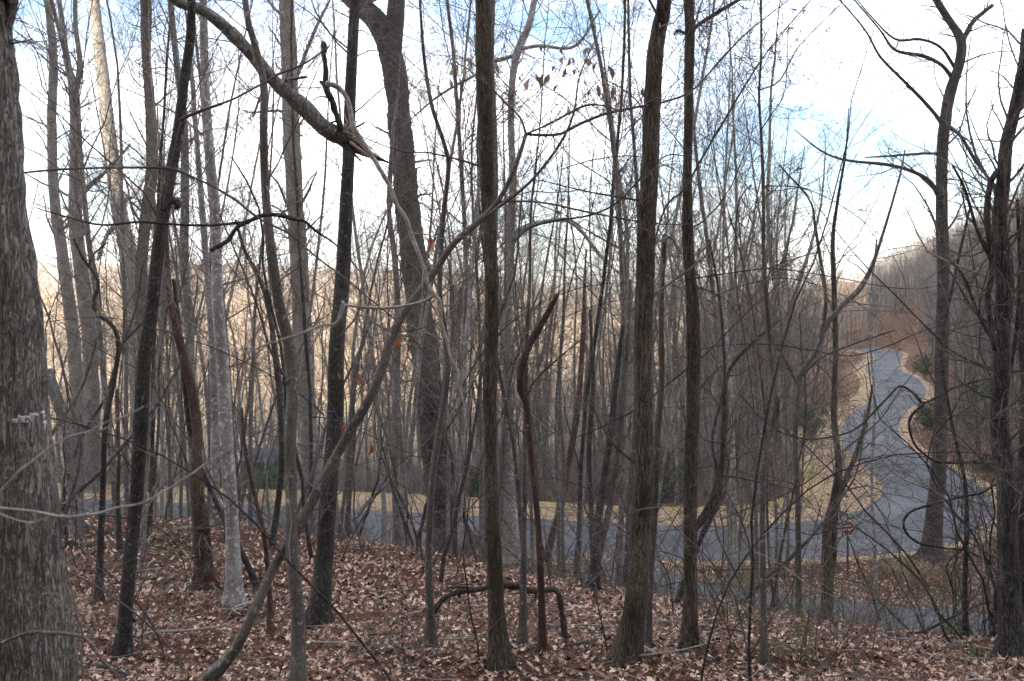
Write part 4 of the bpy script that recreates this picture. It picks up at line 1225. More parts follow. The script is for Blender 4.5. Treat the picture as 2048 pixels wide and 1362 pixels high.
def proto_tree(seed, H, r0, n1=20, n2=6, n3=5, tr=(.32, .98), ratio=.24, lean=.04, bark="woods", twig="twig_far", rmin=.0038, k=8, ang=(30, 65), wv=.05):
    rng = np.random.default_rng(seed)
    m = 16
    P = np.zeros((1, m, 3)); d = np.array([rng.normal() * lean, rng.normal() * lean, 1.])
    for j in range(1, m):
        d = d + rng.normal(size=3) * [wv, wv, 0]; d[0] *= .96; d[1] *= .96
        d /= np.linalg.norm(d)
        P[0, j] = P[0, j - 1] + d * H / (m - 1)
    P[0, 0, 2] -= .4
    t = np.linspace(0, 1, m)
    R = (r0 * (1 - t) ** .8 + .012)[None]
    R[0, 0] *= 1.35
    P1, R1 = sprout(P, R, n1, tr, ratio, ang, .06, .15, 8, rng, .28, rmin * 1.4)
    P2, R2 = sprout(P1, R1, n2, (.2, 1), .45, (25, 65), .05, .17, 6, rng, .55, rmin)
    P3, R3 = sprout(P2, R2, n3, (.15, 1), .5, (25, 65), .04, .24, 3, rng, .6, rmin * .7)
    tm = tubes_mesh("trunk", [(P, R, k)]); tm.materials.append(M[bark])
    cm_ = tubes_mesh("crown", [(P1, R1, 4), (P2, R2, 3), (P3, R3, 3)]); cm_.materials.append(M[twig])
    return tm, cm_


FP = []
fr_rng = random.Random(4)
for i in range(10):
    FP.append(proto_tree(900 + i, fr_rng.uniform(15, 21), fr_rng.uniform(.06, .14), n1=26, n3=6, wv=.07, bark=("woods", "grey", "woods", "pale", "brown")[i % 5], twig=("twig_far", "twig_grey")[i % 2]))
SP = []
for i in range(9):
    SP.append(proto_tree(950 + i, fr_rng.uniform(4, 9.5), fr_rng.uniform(.016, .045), n1=20, n2=6, n3=5, tr=(.2, .98), ratio=.26, lean=.16, bark=("smooth", "dark", "grey")[i % 3], twig="twig" if i % 2 else "twig_grey", rmin=.003, k=6, ang=(30, 75), wv=.13))


def joined(name, tm, cm_):
    """one mesh of trunk and crown, for the uncountable mass"""
    va = np.empty(len(tm.vertices) * 3, np.float32); tm.vertices.foreach_get("co", va)
    vb = np.empty(len(cm_.vertices) * 3, np.float32); cm_.vertices.foreach_get("co", vb)
    qa = np.empty(len(tm.loops), np.int32); tm.loops.foreach_get("vertex_index", qa)
    qb = np.empty(len(cm_.loops), np.int32); cm_.loops.foreach_get("vertex_index", qb)
    me = make_mesh(name, np.concatenate([va.reshape(-1, 3), vb.reshape(-1, 3)]), np.concatenate([qa.reshape(-1, 4), qb.reshape(-1, 4) + len(va) // 3]))
    me.materials.append(tm.materials[0]); me.materials.append(cm_.materials[0])
    mi = np.zeros(len(me.polygons), np.int32); mi[len(tm.polygons):] = 1
    me.polygons.foreach_set("material_index", mi)
    return me


def proto_collection(name, meshes):
    col = bpy.data.collections.new(name)
    for i, me in enumerate(meshes):
        col.objects.link(bpy.data.objects.new("%s_form_%02d" % (name, i), me))
    return col


def scatter(name, pts, scales, rots, col, label, tilt=.05):
    n = len(pts)
    me = bpy.data.meshes.new(name)
    me.vertices.add(n)
    me.vertices.foreach_set("co", np.asarray(pts, np.float32).ravel())
    a = me.attributes.new("sc", 'FLOAT', 'POINT'); a.data.foreach_set("value", np.asarray(scales, np.float32))
    b = me.attributes.new("rt", 'FLOAT_VECTOR', 'POINT'); b.data.foreach_set("vector", np.asarray(rots, np.float32).ravel())
    o = obj(name, me, None, kind="stuff", label=label)
    ng = bpy.data.node_groups.new(name, "GeometryNodeTree")
    ng.interface.new_socket("Geometry", in_out='INPUT', socket_type='NodeSocketGeometry')
    ng.interface.new_socket("Geometry", in_out='OUTPUT', socket_type='NodeSocketGeometry')
    N, L = ng.nodes, ng.links
    gi, go = N.new("NodeGroupInput"), N.new("NodeGroupOutput")
    ip = N.new("GeometryNodeInstanceOnPoints")
    ci = N.new("GeometryNodeCollectionInfo")
    ci.inputs["Collection"].default_value = col
    ci.inputs["Separate Children"].default_value = True
    ci.inputs["Reset Children"].default_value = True
    na = N.new("GeometryNodeInputNamedAttribute"); na.data_type = 'FLOAT'; na.inputs["Name"].default_value = "sc"
    nb = N.new("GeometryNodeInputNamedAttribute"); nb.data_type = 'FLOAT_VECTOR'; nb.inputs["Name"].default_value = "rt"
    L.new(gi.outputs[0], ip.inputs["Points"])
    L.new(ci.outputs[0], ip.inputs["Instance"])
    ip.inputs["Pick Instance"].default_value = True
    L.new(na.outputs["Attribute"], ip.inputs["Scale"])
    er = N.new("FunctionNodeEulerToRotation") if hasattr(bpy.types, "FunctionNodeEulerToRotation") else None
    if er:
        L.new(nb.outputs["Attribute"], er.inputs[0]); L.new(er.outputs[0], ip.inputs["Rotation"])
    else:
        L.new(nb.outputs["Attribute"], ip.inputs["Rotation"])
    L.new(ip.outputs[0], go.inputs[0])
    md = o.modifiers.new("scatter", 'NODES'); md.node_group = ng
    return o


ROADPIX = resample(MAINP, 500)
RU = ROADPIX[:, 0] / ROADPIX[:, 1]
rpc = np.concatenate([resample(FE, 260), resample(NE, 260), (resample(FE, 260) + resample(NE, 260)) / 2])


def covers_road(x, y, margin=.014):
    u = x / y
    ru, ry = rpc[:, 0] / rpc[:, 1], rpc[:, 1]
    return bool(np.any((np.abs(ru - u) < margin) & (ry > y + 1)))


def far_side(x, y):
    """beyond the main road"""
    ye = np.interp(x, FE[:90, 0], FE[:90, 1])
    return y > ye


# woods across the road
rng = np.random.default_rng(77)
cand = []
tries = 0
while len(cand) < 1700 and tries < 30000:
    tries += 1
    y = 60 + 240 * rng.uniform() ** 1.7
    u = rng.uniform(-.62, .66)
    x = u * y
    if covers_road(x, y) and .26 < u < .6:
        continue
    if u < -.08 and rng.uniform() < (.62 if y < 110 else .8):
        continue
    if -.08 < u < .2 and rng.uniform() < .3:
        continue
    if -.272 < u < -.238 and y < 71:
        continue
    cand.append((x, y))
cand = np.array(cand)
rdd = road_dist(cand[:, 0], cand[:, 1])
ok = (rdd > 5.0)
fe_y = np.interp(cand[:, 0], resample(FE, 400)[:200, 0], resample(FE, 400)[:200, 1])
ok &= cand[:, 1] > np.where(cand[:, 0] < 20, 62.5, 0)
cand = cand[ok]
cand = cand[np.argsort(cand[:, 1])]
cz = height(cand[:, 0], cand[:, 1])
near_n = 270
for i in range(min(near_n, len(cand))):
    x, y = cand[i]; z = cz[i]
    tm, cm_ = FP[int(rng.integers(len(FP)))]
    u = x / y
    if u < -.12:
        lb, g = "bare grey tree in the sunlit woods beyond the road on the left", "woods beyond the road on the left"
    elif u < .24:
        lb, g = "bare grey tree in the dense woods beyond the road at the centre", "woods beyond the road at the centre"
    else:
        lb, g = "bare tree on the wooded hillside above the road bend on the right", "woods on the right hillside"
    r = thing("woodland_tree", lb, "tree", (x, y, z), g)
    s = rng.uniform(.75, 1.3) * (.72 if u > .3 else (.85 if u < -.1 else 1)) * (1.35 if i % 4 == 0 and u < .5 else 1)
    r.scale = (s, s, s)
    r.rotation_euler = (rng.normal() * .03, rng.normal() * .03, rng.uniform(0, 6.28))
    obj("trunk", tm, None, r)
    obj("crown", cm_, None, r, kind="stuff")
rest = cand[near_n:]
fcol = proto_collection("woods_form", [joined("woods_form", *p) for p in FP])
# more on far hillsides
extra = []
while len(extra) < 2600:
    y = 250 + 900 * rng.uniform() ** 1.4
    u = rng.uniform(-.62, .66)
    if u < .1 and rng.uniform() < .85:
        continue
    extra.append((u * y, y))
hill = []
while len(hill) < 3600:
    y = 90 + 240 * rng.uniform()
    u = rng.uniform(.36, .66)
    if covers_road(u * y, y):
        continue
    hill.append((u * y, y))
hill = np.array(hill); hill = hill[road_dist(hill[:, 0], hill[:, 1]) > 5]
allp = np.concatenate([rest, np.array(extra), hill])
az_ = height(allp[:, 0], allp[:, 1])
n = len(allp)
scatter("distant_woods", np.stack([allp[:, 0], allp[:, 1], az_], 1), rng.uniform(.5, .95, n), np.stack([rng.normal(size=n) * .04, rng.normal(size=n) * .04, rng.uniform(0, 6.28, n)], 1), fcol, "mass of bare winter trees on the far slopes")

# undergrowth: thin shrubs and poles in the woods
def proto_shrub(seed, H, stems, twig, rmin=.004, spread=.5):
    rng = np.random.default_rng(seed)
    m = 8
    P = np.zeros((stems, m, 3)); d = np.stack([rng.normal(size=stems) * spread, rng.normal(size=stems) * spread, np.ones(stems)], 1)
    d /= np.linalg.norm(d, axis=1, keepdims=True)
    P[:, 0, :2] = rng.normal(size=(stems, 2)) * .25; P[:, 0, 2] = -.1
    L_ = H * rng.uniform(.5, 1.1, stems)
    for j in range(1, m):
        d = d + rng.normal(size=(stems, 3)) * .12
        d /= np.linalg.norm(d, axis=1, keepdims=True)
        P[:, j] = P[:, j - 1] + d * (L_ / (m - 1))[:, None]
    R = np.linspace(1, .3, m)[None] * (rng.uniform(.6, 1.3, stems) * .004 * H)[:, None]
    P1, R1 = sprout(P, R, 7, (.2, 1), .35, (25, 70), .03, .18, 6, rng, .6, rmin)
    P2, R2 = sprout(P1, R1, 4, (.2, 1), .45, (25, 70), .02, .2, 4, rng, .6, rmin * .8)
    me = tubes_mesh("stems", [(P, R, 4), (P1, R1, 3), (P2, R2, 3)]); me.materials.append(M[twig])
    return me


und = [proto_shrub(700 + i, 2.2 + i * .5, 7, ("twig_far", "twig_grey", "twig_far")[i % 3], .0038) for i in range(6)]
ucol = proto_collection("undergrowth_form", und)
up = []
while len(up) < 2600:
    y = 60 + 110 * rng.uniform() ** 1.4
    u = rng.uniform(-.6, .62)
    if .3 < u < .6 and covers_road(u * y, y, .008):
        continue
    if -.275 < u < -.235 and y < 71:
        continue
    up.append((u * y, y))
up = np.array(up)
EVX = np.array([((px_ - 1024) / F * y_, y_) for px_, y_ in [(1345, 66), (1470, 68), (1235, 67), (940, 66), (1625, 84), (430, 70)]])
de = np.sqrt(((up[:, None, :] - EVX[None]) ** 2).sum(2)).min(1)
# the evergreens stand clear of the thicket in front of them
du = (np.abs(up[:, None, 0] / up[:, None, 1] - EVX[None, :, 0] / EVX[None, :, 1]) < .022) & (up[:, None, 1] < EVX[None, :, 1])
up = up[(de > 2.2) & ~du.any(1)]
rd = road_dist(up[:, 0], up[:, 1])
up = up[(rd > 3.6) & ((up[:, 1] > 61.5) | (up[:, 0] > 20))]
n = len(up)
scatter("undergrowth", np.stack([up[:, 0], up[:, 1], height(up[:, 0], up[:, 1])], 1), rng.uniform(.6, 1.4, n), np.stack([rng.normal(size=n) * .1, rng.normal(size=n) * .1, rng.uniform(0, 6.28, n)], 1), ucol, "tangled leafless undergrowth beneath the woods")

# saplings on the near slope
rng = np.random.default_rng(31)
spn = 0
tr = 0
while spn < 80 and tr < 4000:
    tr += 1
    y = rng.uniform(17, 45)
    u = rng.uniform(-.52, .5)
    if u > .30 and (rng.uniform() < .75 or .30 < u < .47):
        continue
    x = u * y
    if float(road_dist(np.array([x]), np.array([y]))[0]) < .8:
        continue
    tm, cm_ = SP[int(rng.integers(len(SP)))]
    side_lab = ("left", "centre", "right")[int(u > -.17) + int(u > .17)]
    r = thing("sapling", "thin bare sapling among the crowded stems of the slope at " + side_lab, "sapling", (x, y, hgt(x, y)), "thin saplings on the slope at " + side_lab)
    s = rng.uniform(.6, 1.35)
    r.scale = (s, s, s)
    r.rotation_euler = (rng.normal() * .08, rng.normal() * .1, rng.uniform(0, 6.28))
    obj("trunk", tm, None, r); obj("crown", cm_, None, r, kind="stuff")
    spn += 1

# briars and brush
BR = [proto_shrub(800 + i, 1.0 + .25 * i, 9, ("briar", "twig", "twig_red", "moss_stem", "twig_grey", "twig")[i], .0026, .9) for i in range(6)]
names = ["tan stemmed briar", "brown twiggy bush", "reddish twiggy bush", "green stemmed briar", "grey twiggy bush", "dark twiggy bush"]
bn = 0; tr = 0
while bn < 115 and tr < 5000:
    tr += 1
    y = rng.uniform(10, 46) if rng.uniform() < .8 else rng.uniform(56, 110)
    u = rng.uniform(-.45, .56)
    if y < 18 and u < .2 and rng.uniform() < .45:
        continue
    if u < .1 and rng.uniform() < .25:
        continue
    if .32 < u < .36 and 32 < y < 43:
        continue
    x = u * y
    if float(road_dist(np.array([x]), np.array([y]))[0]) < .6 or (y > 54 and (u < .26 or covers_road(x, y, .004))):
        continue
    k = int(rng.integers(6))
    where = "on the near leafy slope" if y < 20 else ("on the bank above the side road" if y < 47 else "beside the road bend")
    o = obj("bush", BR[k], None)
    tag(o, names[k] + " without leaves " + where, "bush", names[k] + " bushes " + where)
    o.location = (x, y, hgt(x, y)); s = rng.uniform(.6, 1.3); o.scale = (s, s, s); o.rotation_euler = (0, 0, rng.uniform(0, 6.28))
    bn += 1
o = obj("bush", BR[2].copy(), None); tag(o, "dense reddish bush right of the stop sign at the road edge", "bush")
p = unproj(1752, 1108, 43); o.location = (p[0], p[1], hgt(p[0], p[1])); o.scale = (1.5, 1.5, 1.3)

# twig litter on the slope
def stick_litter(n, seed):
    rng = np.random.default_rng(seed)
    y = rng.uniform(8, 30, n); x = rng.uniform(-.55, .55, n) * y
    z = height(x, y) + .05
    a = rng.uniform(0, np.pi, n); L_ = rng.uniform(.2, 1.1, n)
    t = np.linspace(-.5, .5, 5)[None]
    P = np.stack([x[:, None] + np.cos(a)[:, None] * t * L_[:, None], y[:, None] + np.sin(a)[:, None] * t * L_[:, None], z[:, None] + 0 * t], -1)
    P += rng.normal(size=P.shape) * .02
    P[..., 2] = height(P[..., 0], P[..., 1]) + .05 + rng.uniform(0, .05, (n, 1)) + rng.normal(size=(n, 1)) * t * .12
    R = rng.uniform(.003, .009, (n, 1)) * np.linspace(1, .5, 5)[None]
    return tubes_mesh("stick_litter", [(P, R, 5)])


obj("twig_litter", stick_litter(900, 5), M["twig_grey"], kind="stuff", label="small dead twigs scattered over the leaves")


# slim pole trees standing down the slope between the camera and the road
POLES = [proto_tree(1100 + i, fr_rng.uniform(15, 21), fr_rng.uniform(.05, .10), n1=34, n2=8, n3=6, tr=(.3, .98), ratio=.27, lean=.05, bark=("grey", "pale", "woods", "smooth", "dark")[i % 5], twig="twig_grey" if i % 2 else "twig", rmin=.0045, k=8) for i in range(7)]
rng = np.random.default_rng(61)
pn = 0
while pn < 62:
    y = rng.uniform(24, 47); u = rng.uniform(-.4, .22) if rng.uniform() < .82 else rng.uniform(.2, .285)
    x = u * y
    if float(road_dist(np.array([x]), np.array([y]))[0]) < 1:
        continue
    tm, cm_ = POLES[int(rng.integers(len(POLES)))]
    sl = ("left", "centre", "right")[int(u > -.17) + int(u > .17)]
    r = thing("pole_tree", "tall slim bare tree standing down the slope before the road at " + sl, "tree", (x, y, hgt(x, y)), "slim trees down the slope at " + sl)
    s = rng.uniform(.7, 1.1) if pn % 3 else rng.uniform(1.1, 1.4); r.scale = (s * .85, s * .85, s)
    r.rotation_euler = (rng.normal() * .04, rng.normal() * .05, rng.uniform(0, 6.28))
    obj("trunk", tm, None, r); obj("crown", cm_, None, r, kind="stuff")
    pn += 1

# crest brush in front of the road
for i in range(80):
    x = rng.uniform(-13, 8.5)
    y = float(np.interp(x, XC, YCR)) + rng.uniform(-1.5, 5)
    if x > 1: y += rng.uniform(0, 7)
    if float(road_dist(np.array([x]), np.array([y]))[0]) < .4:
        continue
    k = (1, 4, 4, 5, 2, 4, 0)[i % 7]
    o = obj("bush", BR[k], None)
    where = "along the crest of the slope before the road"
    tag(o, names[k] + " without leaves " + where, "bush", names[k] + " bushes " + where)
    o.location = (x, y, hgt(x, y)); s = rng.uniform(.5, 1.15); o.scale = (s, s, s); o.rotation_euler = (0, 0, rng.uniform(0, 6.28))


# long thin shoots that arch between the trunks
def whip(seed):
    rng = np.random.default_rng(seed)
    m = 18
    P = np.zeros((1, m, 3)); d = np.array([rng.normal() * .3, rng.normal() * .1, 1.]); L_ = rng.uniform(3, 6)
    dirx = rng.choice([-1, 1])
    for j in range(1, m):
        d = d + rng.normal(size=3) * .09 + np.array([dirx * .07, 0, -.055]); d /= np.linalg.norm(d)
        P[0, j] = P[0, j - 1] + d * L_ / m
    P[0, 0, 2] -= .15
    R = np.linspace(.011, .0025, m)[None] * rng.uniform(.8, 1.3)
    P1, R1 = sprout(P, R, 12, (.25, 1), .22, (25, 80), .0, .16, 8, rng, .5, .0022, 1.3)
    P2, R2 = sprout(P1, R1, 5, (.2, 1), .45, (30, 75), .0, .2, 5, rng, .6, .0017)
    a = tubes_mesh("main_stem", [(P, R, 6)]); b = tubes_mesh("twigs", [(P1, R1, 4), (P2, R2, 3)])
    a.materials.append(M["smooth" if seed % 2 else "dark"]); b.materials.append(M["twig" if seed % 3 else "twig_grey"])
    return a, b


WH = [whip(1200 + i) for i in range(10)]
for i in range(85):
    y = rng.uniform(8, 26); u = rng.uniform(-.48, .56)
    if (y < 13 and -.3 < u < .2 and i % 2) or .25 < u < .47:
        continue
    x = u * y
    if float(road_dist(np.array([x]), np.array([y]))[0]) < .4:
        continue
    sl = ("left", "centre", "right")[int(u > -.17) + int(u > .17)]
    a, b = WH[i % 10]
    r = thing("arching_shoot", "thin arching leafless shoot rising between the trunks at " + sl, "shoot", (x, y, hgt(x, y)), "arching shoots at " + sl)
    s = rng.uniform(.6, 1.2) * (1.15 if u > .2 else 1); r.scale = (s, s, s); r.rotation_euler = (0, 0, rng.normal() * .6 + (math.pi if rng.uniform() < .5 else 0))
    obj("main_stem", a, None, r); obj("twigs", b, None, r, kind="stuff")

# ------------------------------------------------------------------ evergreen shrubs
def evergreen(name, label, px, py, wpx, hpx, Y, seed, nleaf=2600, group=None, lf=(.06, .11)):
    rng = np.random.default_rng(seed)
    p = unproj(px, py, Y); z = hgt(p[0], p[1])
    w, h = wpx / F * Y / 2, hpx / F * Y
    root = thing(name, label, "shrub", (p[0], p[1], z), group)
    ns = 9
    P = np.zeros((ns, 7, 3)); d = np.stack([rng.normal(size=ns) * .5, rng.normal(size=ns) * .5, np.ones(ns)], 1); d /= np.linalg.norm(d, axis=1, keepdims=True)
    P[:, 0, 2] = -.2
    for j in range(1, 7):
        d = d + rng.normal(size=d.shape) * .12; d /= np.linalg.norm(d, axis=1, keepdims=True)
        P[:, j] = P[:, j - 1] + d * h / 6 * .9
    P[..., 0] *= max(.6, w / h)
    R = np.linspace(.03, .008, 7)[None] * np.ones((ns, 1))
    P1, R1 = sprout(P, R, 7, (.2, 1), .4, (30, 80), .03, .15, 6, rng, .6, .006)
    P2, R2 = sprout(P1, R1, 5, (.3, 1), .5, (25, 70), .03, .2, 4, rng, .6, .004)
    obj("stems", tubes_mesh("stems", [(P, R, 5), (P1, R1, 4), (P2, R2, 3)]), M["twig"], root, kind="stuff")
    tips = np.concatenate([P2[:, 1:].reshape(-1, 3), P1[:, 3:].reshape(-1, 3)])
    c = tips[rng.integers(len(tips), size=nleaf)] + rng.normal(size=(nleaf, 3)) * .1
    s = rng.uniform(*lf, nleaf)
    a = rng.normal(size=(nleaf, 3)); a /= np.linalg.norm(a, axis=1, keepdims=True); a[:, 2] -= .25
    b = np.cross(a, rng.normal(size=(nleaf, 3))); b /= np.linalg.norm(b, axis=1, keepdims=True)
    v = np.stack([c, c + a * s[:, None] * .5 + b * s[:, None] * .25, c + a * s[:, None] * 1.2, c + a * s[:, None] * .5 - b * s[:, None] * .25], 1)
    q = np.arange(nleaf * 4).reshape(-1, 4)
    me = make_mesh("foliage", v.reshape(-1, 3), q, tint=np.repeat(rng.uniform(0, 1, nleaf), 4), smooth=False)
    obj("foliage", me, M["ever"], root, kind="stuff")


for i_, a in enumerate([
    ("dark evergreen shrub at the far end of the road bend", 1850, 735, 95, 60, 150), ("green leafy shrub beside the right of the upper bend", 1862, 850, 70, 60, 92),
    ("broad evergreen shrub behind the right edge trunk", 1960, 830, 110, 110, 85), ("dark green shrub behind the thick mossy trunk", 1340, 1012, 120, 150, 66), ("dark green shrub under the woods right of the slim mossy trunk", 1470, 1010, 130, 120, 68),
    ("small dark evergreen at the verge behind the central trunk", 940, 985, 60, 70, 66), ("evergreen sapling left of the upper bend", 1625, 880, 80, 90, 84), ("low green shrub on the bank at the far right", 1975, 925, 70, 40, 70),
    ("low green shrub in the bottom right corner", 1940, 1352, 100, 40, 12.5), ("dark green shrub near the left of the thick mossy trunk", 1235, 985, 80, 80, 67), ("yellow green bush in the woods beyond the split hollow trunk", 430, 960, 50, 90, 70)]):
    lf = (.12, .22) if a[5] > 40 else (.03, .06)
    evergreen("evergreen_shrub", a[0], *a[1:], seed=300 + i_, nleaf=3600 if a[5] > 40 else 900, lf=lf)


# brush over the side road's banks
rng = np.random.default_rng(91)
for i in range(150):
    px = rng.uniform(1470, 1830) if i % 3 else rng.uniform(1330, 2040)
    far_ = i % 2
    y = rng.uniform(38.5, 45.0) if far_ else rng.uniform(28, 36)
    x = (px - 1024) / F * y
    if float(road_dist(np.array([x]), np.array([y]))[0]) < .35 or (1675 < px < 1725 and far_):
        continue
    k = (0, 0, 1, 2, 0, 3)[i % 6]
    o = obj("bush", BR[k], None)
    where = "between the two roads" if far_ else "at the foot of the slope by the side road"
    tag(o, names[k] + " without leaves " + where, "bush", names[k] + " bushes " + where)
    o.location = (x, y, hgt(x, y)); s = rng.uniform(.5, 1.0) if far_ else rng.uniform(.8, 1.5)
    o.scale = (s, s, s); o.rotation_euler = (0, 0, rng.uniform(0, 6.28))

# dark tangle of stems and twigs at the right edge
def tangle(seed):
    rng = np.random.default_rng(seed)
    n, m = 12, 12
    P = np.zeros((n, m, 3)); d = np.stack([rng.normal(size=n) * .35, rng.normal(size=n) * .3, np.ones(n)], 1)
    P[:, 0, :2] = rng.normal(size=(n, 2)) * .5; P[:, 0, 2] = -.2
    L_ = rng.uniform(4, 9, n)
    for j in range(1, m):
        d = d + rng.normal(size=(n, 3)) * .26; d /= np.linalg.norm(d, axis=1, keepdims=True)
        P[:, j] = P[:, j - 1] + d * (L_ / m)[:, None]
    R = np.linspace(1, .3, m)[None] * rng.uniform(.008, .03, n)[:, None]
    P1, R1 = sprout(P, R, 10, (.15, 1), .3, (30, 95), -.01, .24, 9, rng, .5, .004)
    P2, R2 = sprout(P1, R1, 6, (.15, 1), .45, (30, 90), -.02, .26, 7, rng, .55, .003)
    P3, R3 = sprout(P2, R2, 4, (.15, 1), .5, (30, 80), 0, .25, 4, rng, .6, .0022)
    a = tubes_mesh("stems", [(P, R, 6)]); b = tubes_mesh("twigs", [(P1, R1, 4), (P2, R2, 3), (P3, R3, 3)])
    a.materials.append(M["dark"]); b.materials.append(M["twig"])
    return a, b


TG = [tangle(1300 + i) for i in range(3)]
for i, (px, y, s, lb) in enumerate([(2000, 15, .75, "dark tangle of vines wrapped about the right edge trunk"), (1950, 19, .65, "vine tangle just left of the right edge trunk"), (2060, 14, .9, "dense vine tangle cut off by the right edge"),
                                    (1915, 24, .5, "twisted brush between the branching tree and the right edge trunk"), (2010, 27, 1.2, "tall dark thicket behind the right edge trunk"), (1965, 50 + 20, 1.3, "dark thicket on the bank beyond the bend at far right")]):
    x = (px - 1024) / F * y
    a, b = TG[i % 3]
    r = thing("vine_tangle", lb, "thicket", (x, y, hgt(x, y)))
    r.scale = (s, s, s); r.rotation_euler = (0, 0, i * 1.9)
    obj("stems", a, None, r, kind="stuff"); obj("twigs", b, None, r, kind="stuff")

# fine leafless vines strung between the trunks on the right and in the middle
def curl_vine(seed):
    rng = np.random.default_rng(seed)
    n, m = 3, 22
    P = np.zeros((n, m, 3)); d = rng.normal(size=(n, 3)) * [1, .4, .35]; d[:, 2] += .35; d /= np.linalg.norm(d, axis=1, keepdims=True)
    P[:, 0] = rng.normal(size=(n, 3)) * [.15, .15, 0]
    turn = rng.normal(size=(n, 3)) * [.05, .03, .09]
    for j in range(1, m):
        turn = turn * .9 + rng.normal(size=(n, 3)) * .035
        d = d + turn; d /= np.linalg.norm(d, axis=1, keepdims=True)
        P[:, j] = P[:, j - 1] + d * rng.uniform(2.4, 4.2) / m
    R = np.linspace(1, .35, m)[None] * rng.uniform(.0035, .008, n)[:, None]
    P1, R1 = sprout(P, R, 9, (.1, 1), .22, (30, 90), -.01, .28, 9, rng, .6, .0022)
    P2, R2 = sprout(P1, R1, 5, (.15, 1), .5, (30, 80), -.01, .28, 5, rng, .6, .0016)
    a = tubes_mesh("main_stem", [(P, R, 5)]); b = tubes_mesh("twigs", [(P1, R1, 4), (P2, R2, 3)])
    a.materials.append(M["dark"]); b.materials.append(M["twig"])
    return a, b


CV = [curl_vine(1600 + i) for i in range(10)]
rng = np.random.default_rng(19)
cvn = 0
while cvn < 80:
    root_t = TREES[int(rng.integers(len(TREES)))]
    pth = root_t[1]
    j = int(rng.integers(int(len(pth) * .15), int(len(pth) * .8)))
    p = pth[j]
    u = p[0] / p[1]; v = p[2] / p[1]
    if not (-.45 < u < .56) or v > .28 or v < -.30 or p[1] < 7:
        continue
    if (u < .05 and rng.uniform() < .5) or .30 < u < .44:
        continue
    a, b = CV[cvn % 10]
    sl = ("left", "centre", "right")[int(u > -.17) + int(u > .17)]
    r = thing("thin_vine", "fine curling leafless vine caught on the trunks at " + sl, "vine", tuple(p), "curling vines caught on the trunks at " + sl)
    s = rng.uniform(.5, 1.1); r.scale = (s, s, s); r.rotation_euler = (rng.normal() * .3, rng.normal() * .3, rng.uniform(0, 6.28))
    obj("main_stem", a, None, r); obj("twigs", b, None, r, kind="stuff")
    cvn += 1

# dead sticks lying on the leaves
def stick(seed):
    rng = np.random.default_rng(seed)
    m = 9
    P = np.zeros((1, m, 3)); d = np.array([1., 0, 0]); L_ = rng.uniform(.9, 2.2)
    for j in range(1, m):
        d = d + rng.normal(size=3) * [.1, .16, .05]; d[2] *= .6; d /= np.linalg.norm(d)
        P[0, j] = P[0, j - 1] + d * L_ / m
    R = np.linspace(.02, .006, m)[None] * rng.uniform(.6, 1.2)
    P1, R1 = sprout(P, R, 4, (.2, .9), .4, (30, 60), 0.02, .16, 6, rng, .5, .003)
    me = tubes_mesh("stick", [(P, R, 7), (P1, R1, 4)])
    me.materials.append(M[("weathered", "dark", "smooth", "weathered")[seed % 4]])
    return me


ST = [stick(1400 + i) for i in range(8)]
for i in range(95):
    y = rng.uniform(8.5, 24); u = rng.uniform(-.45, .5)
    x = u * y
    o = obj("dead_stick", ST[i % 8], None)
    where = ("left", "centre", "right")[int(u > -.17) + int(u > .17)] + (" foreground" if y < 14 else " middle distance")
    tag(o, "crooked dead stick lying on the brown leaves in the " + where, "stick", "dead sticks on the leaves in the " + where)
    gx = (hgt(x + .5, y) - hgt(x - .5, y)); gy = (hgt(x, y + .5) - hgt(x, y - .5))
    rz = rng.uniform(0, 6.28)
    sl = gx * math.cos(rz) + gy * math.sin(rz)
    o.location = (x, y, hgt(x, y) + .06); o.rotation_euler = (0, -math.atan(sl), rz)
    s = rng.uniform(.6, 1.2); o.scale = (s, s, s)

# tan grass tuft on the bank
def tuft(label, px, py, h, n, seed):
    rng = np.random.default_rng(seed)
    Y = ground_Y(px, py)
    p = unproj(px, py, Y); z = hgt(p[0], p[1])
    d = rng.normal(size=(n, 3)) * [.35, .35, 0] + [0, 0, 1]
    P = np.zeros((n, 6, 3)); P[:, 0, :2] = rng.normal(size=(n, 2)) * .12
    for j in range(1, 6):
        d[:, 2] -= .16; dd = d / np.linalg.norm(d, axis=1, keepdims=True)
        P[:, j] = P[:, j - 1] + dd * h / 5 * rng.uniform(.7, 1.1, (n, 1))
    R = np.linspace(.006, .002, 6)[None] * np.ones((n, 1))
    v, q = tube(P, R, 3)
    me = make_mesh("grass_tuft", v, q, tint=np.repeat(rng.uniform(0, 1, n), 18))
    o = obj("grass_tuft", me, M["grass"]); o.location = (p[0], p[1], z)
    tag(o, label, "grass tuft")


tuft("tan clump of dry grass on the bank right of the stop sign", 1832, 1172, 1.3, 240, 1)
tuft("smaller straw coloured grass clump near the branching tree's foot", 1800, 1150, .8, 130, 2)
tuft("pale grass clump at the edge of the side road left of the stop sign", 1560, 1150, .7, 130, 3)


# ------------------------------------------------------------------ stop sign
def box(x0, x1, y0, y1, z0, z1):
    v = [(x, y, z) for x in (x0, x1) for y in (y0, y1) for z in (z0, z1)]
    q = [(0, 1, 3, 2), (4, 6, 7, 5), (0, 4, 5, 1), (2, 3, 7, 6), (0, 2, 6, 4), (1, 5, 7, 3)]
    return v, q


def boxmesh(name, boxes):
    vs_, qs = [], []
    for b_ in boxes:
        v, q = box(*b_)
        o = len(vs_)
        vs_ += v; qs += [tuple(i + o for i in f) for f in q]
    return make_mesh(name, vs_, qs, smooth=False)


